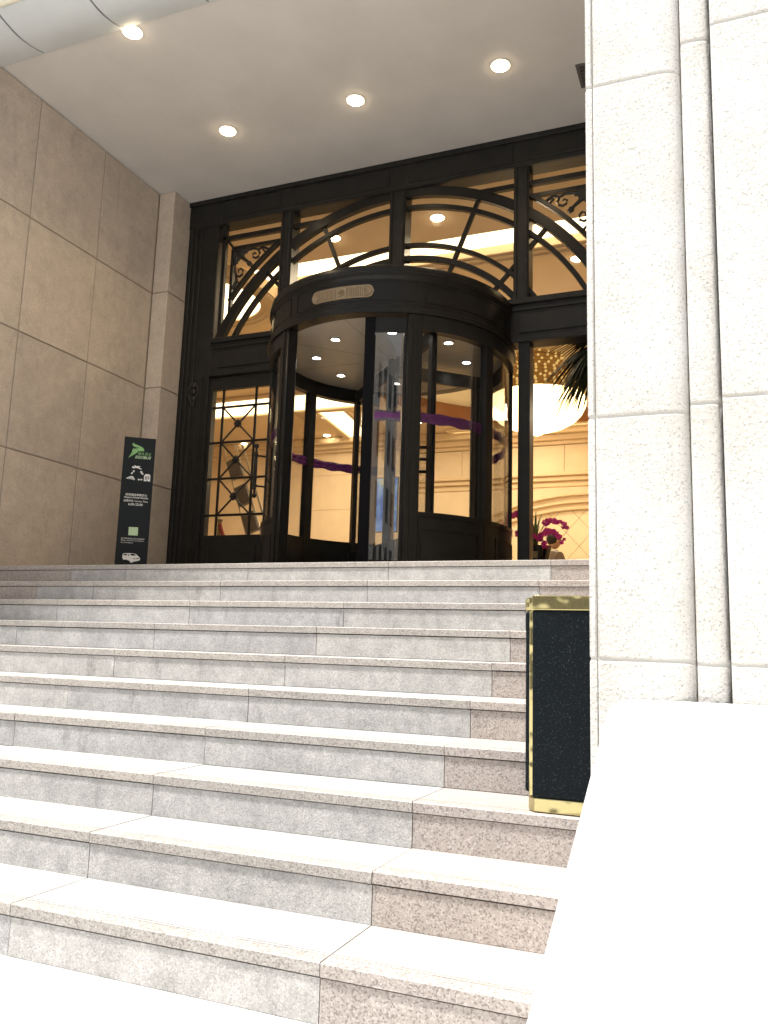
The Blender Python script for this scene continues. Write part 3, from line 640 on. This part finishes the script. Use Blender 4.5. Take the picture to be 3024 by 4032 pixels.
# walls
lw = thing('lobby_back_wall', 'beige lobby wall with arches and diamond tiles seen at the right opening', 'wall', (-2, 12.9, 0))
MB().box(-3.8, 7, 0, 0.2, 0, ZL).obj('wall_face', 'mortar', lw)
for a, b, d in ((4.12, 4.295, 0.30), (4.0, 4.12, 0.18), (3.92, 4.0, 0.08), (3.20, 3.29, 0.22), (3.10, 3.20, 0.15), (2.98, 3.10, 0.08)):
    MB().box(-3.8, 7, -d, -0.002, a, b).obj('moulding', 'lobby_moulding', lw, 0.02, 2)
for i in range(9): MB().box(-3.75 + i * 1.15, -3.75 + i * 1.15 + 1.144, -0.02, -0.001, 3.30, 3.91).obj('stone_panel', 'lobby_wall', lw, 0.006, 1)
for zt, wd, d in ((2.54, 0.07, 0.10), (2.66, 0.05, 0.12), (2.82, 0.05, 0.14)):
    MB().ring(0.12, zt - 5.2, 5.2 - wd, 5.2, 62, 118, -d, -0.002, 40).obj('arch_moulding', 'lobby_moulding', lw, 0.015, 1)
for i in range(-9, 12):
    for j in range(0, 9):
        hx, hz = 0.27, 0.30; x, z = i * hx * 2 + (hx if j % 2 else 0), 0.2 + j * hz
        if z + hz < 2.95: MB().xz([(x - hx + 0.006, z), (x, z - hz + 0.007), (x + hx - 0.006, z), (x, z + hz - 0.007)], -0.014, -0.0015).obj('tile', 'lobby_tile', lw)
sp0 = [(0.12 + 5.2 * math.cos(math.radians(118 - 56 * i / 24)), 2.54 - 5.2 + 5.2 * math.sin(math.radians(118 - 56 * i / 24))) for i in range(25)]
MB().xz(sp0 + [(sp0[-1][0], 2.979), (sp0[0][0], 2.979)], -0.05, -0.016).obj('spandrel', 'lobby_wall', lw)
MB().box(-3.8, sp0[0][0] - 0.002, -0.05, -0.016, 0, 2.979).obj('pier', 'lobby_wall', lw); MB().box(sp0[-1][0] + 0.002, 7, -0.05, -0.016, 0, 2.979).obj('pier', 'lobby_wall', lw)
l2 = thing('lobby_left_wall', 'beige panelled lobby wall seen through the left of the revolving door', 'wall', (-9, 12.6, 0))
MB().box(-4, 3.2, 0, 0.2, 0, ZL).obj('wall_face', 'mortar_light', l2)
for i in range(6):
    for a, b in ((0, 0.9), (0.9, 1.75), (1.75, 2.62), (2.62, 3.45), (3.45, 3.98)): MB().box(-4 + i * 1.2 + 0.004, -2.8 + i * 1.2 - 0.004, -0.02, -0.001, a + 0.004, b - 0.004).obj('stone_panel', 'lobby_wall', l2)
for a, b, d in ((4.15, 4.29, 0.32), (4.05, 4.15, 0.2), (3.98, 4.05, 0.1)): MB().box(-4, 3.2, -d, -0.002, a, b).obj('moulding', 'lobby_ceiling', l2, 0.02, 2)
struct(MB().box(-13.2, -13, 2.6, 19, 0, ZL).obj('lobby_side_wall', 'lobby_wall'))
struct(MB().box(4.9, 5.1, 2.6, 19, 0, ZL).obj('lobby_far_side_wall', 'lobby_wall'))
struct(MB().box(-13, -4.64, 2.55, 2.62, 0, ZL + 0.1).add([], []).obj('lobby_front_wall', 'lobby_wall'))
struct(MB().box(0.5, 5, 2.55, 2.62, 0, ZL + 0.1).obj('lobby_front_return', 'lobby_wall'))
# lobby lamps
for x, y, e in ((-2.0, 4.4, 45), (-5.5, 4.6, 40), (-8, 9.5, 42), (-6.5, 10.6, 24), (-3.2, 11.2, 30), (0.8, 11.2, 30)):
    a = lamp('lobby_lamp', 'AREA', (x, y, ZL - 0.09), e, (1, 0.82, 0.56), None, shape='DISK', size=1.2)

# chandelier
ch = thing('chandelier', 'huge glowing tiered crystal chandelier seen through the right opening', 'chandelier', (-2.05, 9.0, 0))
bowl = [(0.80, 4.0), (0.83, 3.9), (0.82, 3.78), (0.76, 3.62), (0.66, 3.48), (0.50, 3.36), (0.30, 3.27), (0.12, 3.22), (0.10, 3.17), (0.0, 3.12), (0.0, 4.0)]
bowl = [(r, 3.12 + (z - 3.12) * 0.77) for r, z in bowl]
MB().lathe(bowl, n=40).obj('bowl', 'crystal_lit', ch, smooth=True)
MB().lathe([(0, 3.80), (0.815, 3.80), (0.815, 3.81), (0, 3.81)], n=40).obj('glow_stop', 'plaque_gold', ch)  # added disc, keeps the bowl's glow off the tiers and coffer
MB().lathe([(0, 3.82), (0.62, 3.82), (0.52, 4.02), (0.42, 4.2), (0.30, 4.45), (0.2, 4.9), (0.12, 5.24), (0, 5.24)], n=24).obj('core', 'bead_lit', ch, smooth=True)
tiers = [(0.80, 3.84), (0.77, 3.90), (0.72, 3.96), (0.67, 4.02), (0.62, 4.09), (0.58, 4.16), (0.55, 4.23), (0.50, 4.30), (0.45, 4.37), (0.43, 4.44), (0.42, 4.52), (0.37, 4.60), (0.34, 4.70), (0.33, 4.80), (0.30, 4.92)]
for i, (r, z) in enumerate(tiers):
    for part, mm in ((0, 'bead_lit'), (1, 'bead_bright')):
        mb = MB(); n = int(2 * PI * r / 0.052)
        for q in range(n):
            a = 2 * PI * q / n + i * 0.1; rr = r + random.uniform(-0.015, 0.015)
            if (q + i) % 3 == 0 and part or (q + i) % 3 and not part: mb.ball((rr * math.cos(a), rr * math.sin(a), z + random.uniform(-0.012, 0.012)), 0.025, 8, 5)
        ob = mb.obj('bead_tier', mm, ch, smooth=True); ob['kind'] = 'stuff'
    MB().lathe([(r - 0.04, z - 0.03), (r - 0.025, z - 0.03), (r - 0.025, z - 0.018), (r - 0.04, z - 0.018)], n=32).obj('hoop', 'plaque_gold', ch)
MB().tube([(0, 0, 5.2), (0, 0, 5.25)], 0.06, 12).obj('ceiling_rose', 'plaque_gold', ch)
lamp('lamp', 'POINT', (0, 0, 3.0), 110, (1, 0.74, 0.42), ch, shadow_soft_size=0.4)
lamp('lamp', 'POINT', (0.9, -0.6, 4.6), 6, (1, 0.55, 0.2), ch, shadow_soft_size=0.3)

# palm just inside the right opening
pm = thing('potted_palm', 'dark fan palm hanging its fronds beside the pillar', 'palm', (0.18, 3.15, 0))
MB().tube([(0, 0, 0.4), (0.02, 0, 1.2), (0, 0.02, 2.0), (0, 0, 2.55)], [0.07, 0.055, 0.05, 0.045], 10).obj('trunk', 'palm_trunk', pm, smooth=True)
MB().lathe([(0, 0), (0.2, 0), (0.26, 0.42), (0.24, 0.45), (0.2, 0.42), (0, 0.4)], n=24).obj('pot', 'pot_black', pm, smooth=True)
def frond(az, droop, length, nl, spread):
    mb = MB(); base = Vector((0, 0, 2.5)); d = Vector((math.cos(az), math.sin(az), 0))
    hub = base + d * length * 0.45 + Vector((0, 0, 0.10 - droop * 0.16))
    mb.tube([base, base + (hub - base) * 0.5 + Vector((0, 0, 0.06)), hub], [0.011, 0.009, 0.007], 6)
    side = d.cross(Vector((0, 0, 1)))
    for i in range(nl):
        u = (i / (nl - 1) - 0.5) * 2; ang = u * spread
        L = length * (0.72 - 0.16 * abs(u)) * random.uniform(0.9, 1.1)
        dirv = (d * math.cos(ang) + side * math.sin(ang)).normalized(); prev = None; pts = []
        for k in range(6):
            q = k / 5; pts.append(hub + dirv * L * q + Vector((0, 0, -droop * L * (0.35 * q + 0.75 * q * q))))
        wv = [0.006, 0.017, 0.021, 0.017, 0.011, 0.002]; sd_ = dirv.cross(Vector((0, 0, 1))).normalized()
        top = []
        rings = [[p_ - sd_ * a_ , p_ + Vector((0, 0, 0.004)), p_ + sd_ * a_, p_ - Vector((0, 0, 0.002))] for p_, a_ in zip(pts, wv)]
        mb.strip(rings)
    mb.obj('frond', 'palm_leaf', pm)
for az, dp, ln, nl in ((PI * 1.02, 0.75, 0.78, 19), (PI * 1.12, 0.35, 0.72, 17), (PI * 0.9, 1.0, 0.74, 17), (PI * 1.3, 0.7, 0.6, 15), (PI * 1.2, 1.1, 0.72, 17), (PI * 0.6, 0.6, 0.7, 13), (PI * 0.2, 0.6, 0.7, 13), (-PI * 0.25, 0.6, 0.55, 13), (PI * 1.06, 1.35, 0.66, 15)):
    frond(az, dp, ln, nl, 1.0)

# orchid arrangement on a stand
ost = thing('flower_stand', 'low dark stand inside the right opening under the orchids', 'stand', (-0.78, 3.2, 0))
MB().box(-0.17, 0.17, -0.15, 0.15, 0, 0.30).obj('body', 'wood_dark', ost, 0.01)
MB().box(-0.19, 0.19, -0.17, 0.17, 0.30, 0.33).obj('top', 'wood_dark', ost, 0.008)
oc = thing('potted_orchid', 'magenta orchid sprays in a black pot beside the pillar', 'orchid', (-0.80, 3.2, 0.33)); oc.scale = (1.28, 1.28, 1.28)
pt = MB().lathe([(0, 0), (0.10, 0), (0.125, 0.11), (0.13, 0.12), (0.115, 0.125), (0.10, 0.10), (0, 0.10)], n=28).obj('pot', 'pot_black', oc, smooth=True)
MB().box(-0.04, 0.045, -0.128, -0.118, 0.02, 0.07).obj('name_plate', 'pot_plate', pt)
lv = MB()
for i in range(14):
    a = random.uniform(0, 2 * PI); L = random.uniform(0.14, 0.34); lean = random.uniform(0.1, 0.5); p0 = Vector((0, 0, 0.1)); d = Vector((math.cos(a), math.sin(a), 0)); sd_ = Vector((-math.sin(a), math.cos(a), 0))
    pts = [p0 + d * L * lean * q * q + Vector((0, 0, L * q * (1 - 0.3 * lean * q))) for q in (0, .25, .5, .75, 1)]
    lv.strip([[q_ - sd_ * w_, q_ + d * 0.002, q_ + sd_ * w_, q_ - d * 0.002] for q_, w_ in zip(pts, (0.006, 0.011, 0.012, 0.008, 0.001))])
lv.obj('leaves', 'orchid_leaf', oc)
def flower(mb, c, s_):
    n_ = Vector((random.uniform(-.5, .5), -1, random.uniform(-.4, .4))).normalized(); a_ = n_.cross(Vector((0, 0, 1))).normalized(); b_ = n_.cross(a_)
    for k in range(5):
        an = k * 2 * PI / 5 + random.uniform(-.2, .2); dr_ = a_ * math.cos(an) + b_ * math.sin(an); sd_ = n_.cross(dr_)
        mb.add([c, c + dr_ * s_ * .6 + sd_ * s_ * .42 + n_ * s_ * .12, c + dr_ * s_, c + dr_ * s_ * .6 - sd_ * s_ * .42 + n_ * s_ * .12, c - n_ * s_ * .15], [(0, 1, 2, 3), (4, 1, 2, 3)])
    mb.ball(c + n_ * s_ * .15, s_ * .2, 6, 4)
sprays = [((0.02, -.02, .1), (0.05, -.04, .33), (0.15, -.05, .36), (0.25, -.05, .25)), ((0.0, -.02, .1), (0.06, -.05, .25), (0.15, -.07, .27), (0.22, -.07, .15)), ((0, 0, .1), (-0.03, -.03, .3), (-0.09, -.05, .40), (-0.16, -.05, .36)), ((0.02, -.03, .1), (0.03, -.08, .22), (0.07, -.1, .20), (0.10, -.1, .10)), ((0, 0, .1), (-.02, -.06, .24), (-.08, -.08, .28), (-.12, -.08, .2)), ((0, 0, .1), (.0, -.1, .2), (-.02, -.12, .2), (-.05, -.13, .14))]
for sp_ in sprays:
    P = [Vector(q) for q in sp_]; mb = MB(); path = []
    for i in range(13):
        u = i / 12; path.append(P[0] * (1 - u) ** 3 + P[1] * 3 * u * (1 - u) ** 2 + P[2] * 3 * u * u * (1 - u) + P[3] * u ** 3)
    stem = MB().tube(path, 0.003, 5).obj('stem', 'orchid_leaf', oc)
    for i in range(5, 13):
        for _ in range(3): flower(mb, path[i] + Vector((random.uniform(-.015, .015), random.uniform(-.02, .01), random.uniform(-.015, .015))), random.uniform(.018, .027) * (1.1 - 0.35 * (i - 5) / 8))
    mb.obj('flower_spray', 'orchid_petal', stem)

# seated person beyond the orchids
ch_ = thing('lobby_chair', 'dark wooden lobby chair under the seated person', 'chair', (-1.34, 7.0, 0))
MB().box(-0.25, 0.25, -0.25, 0.25, 0.42, 0.47).obj('seat', 'wood_dark', ch_, 0.01)
for a in (-1, 1):
    for b_ in (-1, 1): MB().box(a * 0.22 - 0.02, a * 0.22 + 0.02, b_ * 0.22 - 0.02, b_ * 0.22 + 0.02, 0, 0.42).obj('leg', 'wood_dark', ch_)
MB().box(-0.25, 0.25, 0.22, 0.26, 0.47, 0.80).obj('backrest', 'wood_dark', ch_, 0.01)
pe = thing('person', 'seated person in a taupe jacket with dark hair behind the orchids', 'person', (-1.36, 7.0, -0.12), 2.3)
def skin_obj(name, verts, edges_, radii, m, parent, rootv=0):
    me = bpy.data.meshes.new(name); me.from_pydata(verts, edges_, []); me.materials.append(MT[m])
    ob = bpy.data.objects.new(name, me); COL.objects.link(ob); ob.parent = parent
    sm_ = ob.modifiers.new('skin', 'SKIN'); ob.modifiers.new('sub', 'SUBSURF').levels = 2; ob.modifiers['sub'].render_levels = 2
    for i, r in enumerate(radii): me.skin_vertices[0].data[i].radius = r if isinstance(r, tuple) else (r, r)
    me.skin_vertices[0].data[rootv].use_root = True
    sm_.use_smooth_shade = True
    return ob
V_ = [(0, 0, .52), (0, .02, .68), (0, .02, .86), (0, .02, .97), (0, .01, 1.04), (-.17, .02, .93), (-.24, -.02, .72), (-.20, -.22, .62), (.17, .02, .93), (.24, -.02, .72), (.20, -.22, .62), (-.1, -.05, .52), (-.12, -.42, .52), (-.12, -.44, .08), (.1, -.05, .52), (.12, -.42, .52), (.12, -.44, .08), (-.12, -.56, .05), (.12, -.56, .05)]
E_ = [(0, 1), (1, 2), (2, 3), (3, 4), (2, 5), (5, 6), (6, 7), (2, 8), (8, 9), (9, 10), (0, 11), (11, 12), (12, 13), (0, 14), (14, 15), (15, 16), (13, 17), (16, 18)]
skin_obj('body', V_, E_, [(.15, .12), (.15, .11), (.16, .11), (.06, .055), .05, .075, .055, .04, .075, .055, .04, .09, .07, .05, .09, .07, .05, .04, .04], 'suit_taupe', pe)
hh = MB().ball((0, 0, 1.16), 0.1, 18, 12, sc=(0.82, 0.95, 1.18)); hh.ball((0, -0.1, 1.145), 0.016, 8, 6); hh.ball((-.083, 0, 1.15), .02, 8, 6, sc=(.5, 1, 1.4)); hh.ball((.083, 0, 1.15), .02, 8, 6, sc=(.5, 1, 1.4))
hh.obj('head', 'skin', pe, smooth=True)
MB().ball((0, 0.018, 1.19), 0.108, 18, 12, sc=(0.86, 0.93, 1.05)).obj('hair', 'hair_black', pe, smooth=True)
MB().lathe([(0.048, 0.985), (0.066, 0.97), (0.06, 1.02), (0.05, 1.03)], n=18).obj('collar', 'shirt_white', pe, smooth=True)
for s_ in (-1, 1):
    h_ = MB().ball((s_ * .2, -.29, .60), .035, 10, 6, sc=(.9, 1.2, .5))
    for q in range(4): h_.tube([(s_ * .2 + (q - 1.5) * .016, -.32, .60), (s_ * .2 + (q - 1.5) * .017, -.36 - .008 * (q in (1, 2)), .60), (s_ * .2 + (q - 1.5) * .017, -.385 - .01 * (q in (1, 2)), .585)], .008, 6)
    h_.tube([(s_ * .17, -.28, .60), (s_ * .15, -.31, .60), (s_ * .155, -.335, .595)], .009, 6); h_.obj('hand', 'skin', pe, smooth=True)

# poster stand, ladder, rope in the lobby
ps = thing('poster_stand', 'blue backlit poster on a stand seen through the middle of the revolving door', 'poster', (-3.18, 5.0, 0))
MB().box(-0.19, 0.19, 0, 0.03, 0.93, 1.66).obj('board', 'panel_grey', ps, 0.004)
MB().box(-0.175, 0.175, -0.004, -0.001, 0.945, 1.645).obj('print', 'poster_print', ps)
MB().tube([(0, 0.02, 0.02), (0, 0.02, 0.95)], 0.02, 10).obj('post', 'aluminium', ps)
MB().lathe([(0, 0), (0.18, 0), (0.18, 0.02), (0, 0.025)], n=24).obj('base', 'wood_dark', ps)
ldr = thing('stepladder', 'leaning aluminium stepladder with wide treads seen through the side door', 'ladder', (-4.6, 4.2, 0))
tp, bt_ = Vector((-0.52, 0.1, 2.05)), Vector((0.32, 0, 0.02))
for off in (0, 0.11): MB().tube([bt_ + Vector((off + .09, 0, 0)), tp + Vector((off + .06, 0, 0))], 0.016, 6).obj('rail', 'aluminium', ldr)
MB().tube([bt_ + Vector((-.17, 0, 0)), tp + Vector((-.12, 0, 0))], 0.014, 6).obj('rail', 'aluminium', ldr)
for u in (0.12, 0.3, 0.48, 0.66, 0.84):
    c_ = bt_.lerp(tp, u); ob = MB().box(-0.10, 0.085, -0.04, 0.04, -0.13, 0.13).obj('step', 'panel_grey', ldr, 0.006); ob.location = c_ + Vector((-0.02, 0, 0)); ob.rotation_euler = (0, -0.39, 0)
rp = thing('rope_barrier', 'dark red rope on a brass post seen low in the side door', 'rope barrier', (-4.75, 3.6, 0))
MB().lathe([(0, 0), (0.14, 0), (0.14, 0.02), (0.03, 0.04), (0.025, 0.9), (0.04, 0.93), (0, 0.98)], n=20).obj('post', 'plaque_gold', rp, smooth=True)
MB().tube([(0.0 + 0.5 * i / 10, -0.3 * i / 10, 0.88 - 0.9 * (i / 10) + 0.5 * (i / 10) ** 2) for i in range(11)], 0.022, 10).obj('rope', 'red_velvet', rp, smooth=True)

# ------------------------------------------------------------------ black sign board
SW, SH = 0.286, 1.345
sg_ = thing('sign_board', 'slim black shuttle bus sign with green bird emblem, standing by the tan wall', 'sign', (-4.26, 1.2, 0), math.atan2(0.17, 0.23))
MB().box(0, SW, 0, 0.04, 0.0, SH).obj('board', 'sign_board', sg_, 0.002, 1)
MB().box(-0.03, SW + 0.03, -0.08, 0.12, 0.0, 0.012).obj('base_plate', 'sign_board', sg_, 0.003, 1)
def uv(px, py):                      # position on the board from measured print coordinates
    lx = 492 - 0.0785 * (py - 1719); u = (px - lx) / 427.0; v = SH - (py - 1719 - 0.094 * (px - lx)) / 418.0
    return u, v
def za(L): return [uv(490 + x / 11.06, 1720 + y / 11.06) for x, y in L]
def zb(L): return [uv(460 + x / 7.135, 1930 + y / 7.135) for x, y in L]
def shape(name, pts, m, parent, depth=0.0012):
    bm = bmesh.new(); vs = [bm.verts.new((u, -depth, v)) for u, v in pts]; f = bm.faces.new(vs); bmesh.ops.triangulate(bm, faces=[f])
    me = bpy.data.meshes.new(name); bm.to_mesh(me); bm.free(); me.materials.append(MT[m]); return link(name, me, parent)
shape('bird_emblem', za([(345, 320), (395, 280), (440, 335), (545, 375), (640, 420), (740, 470), (810, 530), (845, 610), (845, 665), (720, 655), (600, 665), (590, 610), (560, 560), (510, 530), (430, 550), (560, 520), (650, 525), (600, 495), (480, 475), (400, 440), (355, 385)]), 'print_green', sg_)
shape('bird_emblem', za([(430, 555), (505, 540), (560, 575), (590, 630), (575, 690), (530, 735), (440, 790), (330, 850), (170, 945), (300, 770), (290, 750), (350, 660), (330, 620), (345, 600), (375, 540), (440, 490), (560, 490), (600, 505)][:-3] + [(400, 510)]), 'print_green', sg_)
def text(name, body, px0, px1, py, m, zf, bold=0.0, shear=0.0, maxh=None):
    (u0, v0), (u1, v1) = zf([(px0, py), (px1, py)]); c = bpy.data.curves.new('t', 'FONT'); c.body = body; c.size = 1; c.shear = shear; c.offset = bold; c.resolution_u = 2
    ob = bpy.data.objects.new('t', c); COL.objects.link(ob); dg = bpy.context.evaluated_depsgraph_get(); me = bpy.data.meshes.new_from_object(ob.evaluated_get(dg)); bpy.data.objects.remove(ob)
    xs = [q.co.x for q in me.vertices]; ys_ = [q.co.y for q in me.vertices]
    if not xs: return
    k = (u1 - u0) / (max(xs) - min(xs)); kz = k
    if maxh: kz = maxh / (max(ys_) - min(ys_))
    my = (max(ys_) + min(ys_)) / 2; x0 = min(xs); vm = (v0 + v1) / 2
    for q in me.vertices: q.co = (u0 + (q.co.x - x0) * k, -0.0012, vm + (q.co.y - my) * kz)
    me.materials.clear(); me.materials.append(MT[m]); return link(name, me, sg_)
text('lettering', '凯久巴士', 575, 1160, 790, 'print_green', za, 0.01, 0.25)
text('lettering', 'EGOBUS', 460, 1140, 945, 'print_pale_green', za, 0.02, 0.25)
shape('plane_icon', za([(320, 1355), (370, 1320), (400, 1350), (445, 1350), (410, 1285), (440, 1285), (500, 1320), (640, 1325), (675, 1345), (640, 1385), (600, 1385), (740, 1445), (720, 1475), (620, 1440), (520, 1405), (430, 1400), (405, 1430), (350, 1400)]), 'print_white', sg_)
def arrow(ax, ay, bx, by):
    a, b = Vector((ax, ay)), Vector((bx, by)); d = (b - a).normalized(); n_ = Vector((-d.y, d.x)); L = (b - a).length; h = 62; w1, w2 = 52, 14
    P = [a, a + d * h + n_ * w1, a + d * h + n_ * w2, b - d * h + n_ * w2, b - d * h + n_ * w1, b, b - d * h - n_ * w1, b - d * h - n_ * w2, a + d * h - n_ * w2, a + d * h - n_ * w1]
    shape('arrow_icon', za([(q.x, q.y) for q in P]), 'print_white', sg_)
arrow(285, 1675, 430, 1510); arrow(675, 1540, 805, 1715); arrow(560, 1920, 775, 1930)
shape('hotel_icon', za([(885, 1685), (1060, 1695), (1058, 1745), (1105, 1760), (1085, 2020), (990, 2010), (985, 1960), (935, 1955), (928, 2000), (820, 1995), (840, 1735), (880, 1738)]), 'print_white', sg_)
for a in (885, 945, 1020):
    shape('hotel_icon_window', za([(a, 1775), (a + 40, 1778), (a + 28, 1935), (a - 12, 1932)]), 'grille_grey', sg_, 0.002)
shape('train_icon', za([(60, 1855), (140, 1815), (230, 1775), (310, 1762), (375, 1785), (425, 1850), (445, 1935), (400, 1945), (300, 1915), (200, 1880)]), 'print_white', sg_)
for a in (0, 38, 76): shape('train_icon_line', za([(150 + a, 1838 + a * 0.45), (300, 1828 + a), (440, 1860 + a), (440, 1872 + a), (300, 1843 + a), (150 + a, 1846 + a * 0.5)]), 'sign_board', sg_, 0.002)
text('lettering', '机场酒店穿梭巴士', 245, 835, 178, 'print_white', zb, 0.012)
text('lettering', 'Airport Hotel Shuttle', 200, 862, 262, 'print_white', zb, 0.012)
text('lettering', '运营时间 / Service Time', 190, 855, 352, 'print_white', zb, 0.008)
text('lettering', '6:00-22:00', 318, 715, 448, 'print_white', zb, 0.012)
shape('blank_square', zb([(335, 1077), (588, 1098), (572, 1330), (318, 1308)]), 'print_pale_green', sg_)
text('lettering', '欲了解详细信息,请与礼宾部联系', 122, 760, 1412, 'print_white', zb)
text('lettering', 'Please contact the concierge for', 118, 745, 1468, 'print_white', zb)
text('lettering', 'more information', 112, 440, 1508, 'print_white', zb)
shape('van_icon', zb([(160, 1860), (180, 1815), (240, 1805), (360, 1812), (480, 1825), (530, 1850), (610, 1930), (635, 1975), (625, 2020), (560, 2040), (440, 2055), (430, 2070), (400, 2078), (365, 2062), (350, 2025), (260, 1985), (215, 1985), (190, 1990), (170, 1960), (158, 1930)]), 'print_white', sg_)
for P in ([(175, 1860), (200, 1832), (282, 1828), (275, 1872)], [(300, 1875), (312, 1830), (345, 1865), (345, 1880)], [(358, 1832), (470, 1832), (530, 1888), (400, 1880)], [(440, 1955), (490, 1962), (510, 1985), (460, 1978)], [(515, 1965), (600, 1955), (605, 1978), (530, 1985)]):
    shape('van_icon_window', zb(P), 'sign_board', sg_, 0.002)

# ------------------------------------------------------------------ black stand with brass bands on the steps beside the pillar
bx = thing('brass_trimmed_stand', 'black stone stand with polished brass bands beside the pillar on the steps', 'stand', (0.5, -2.24, -1.05))
z0, z1 = 0.0, 0.685
def bb(name, xa, xb, ya, yb, za_, zb_, m, bev=0.004): return MB().box(xa, xb, ya, yb, za_, zb_).obj(name, m, bx, bev, 2)
bb('front_slab', -0.108, 0.094, 0.0, 0.03, 0.045, 0.636, 'black_granite', 0.004)
bb('brass_strip', -0.126, 0.094, 0.031, 0.06, 0.04, 0.636, 'brass', 0.004)
bb('body', -0.146, 0.094, 0.061, 0.16, 0.05, 0.636, 'black_granite', 0.01)
bb('brass_band', -0.109, 0.096, -0.004, 0.032, 0.637, z1, 'brass', 0.003)
bb('brass_band', -0.128, 0.096, 0.0325, 0.0615, 0.6365, z1 - 0.002, 'brass', 0.004)
bb('brass_band', -0.149, 0.096, 0.062, 0.165, 0.6365, z1 - 0.004, 'brass', 0.01)
MB().xy([(-0.10, -0.004), (0.094, -0.004), (0.094, 0.15), (-0.125, 0.15), (-0.125, 0.025)], 0.002, 0.044).obj('brass_base', 'brass', bx, 0.003, 2)
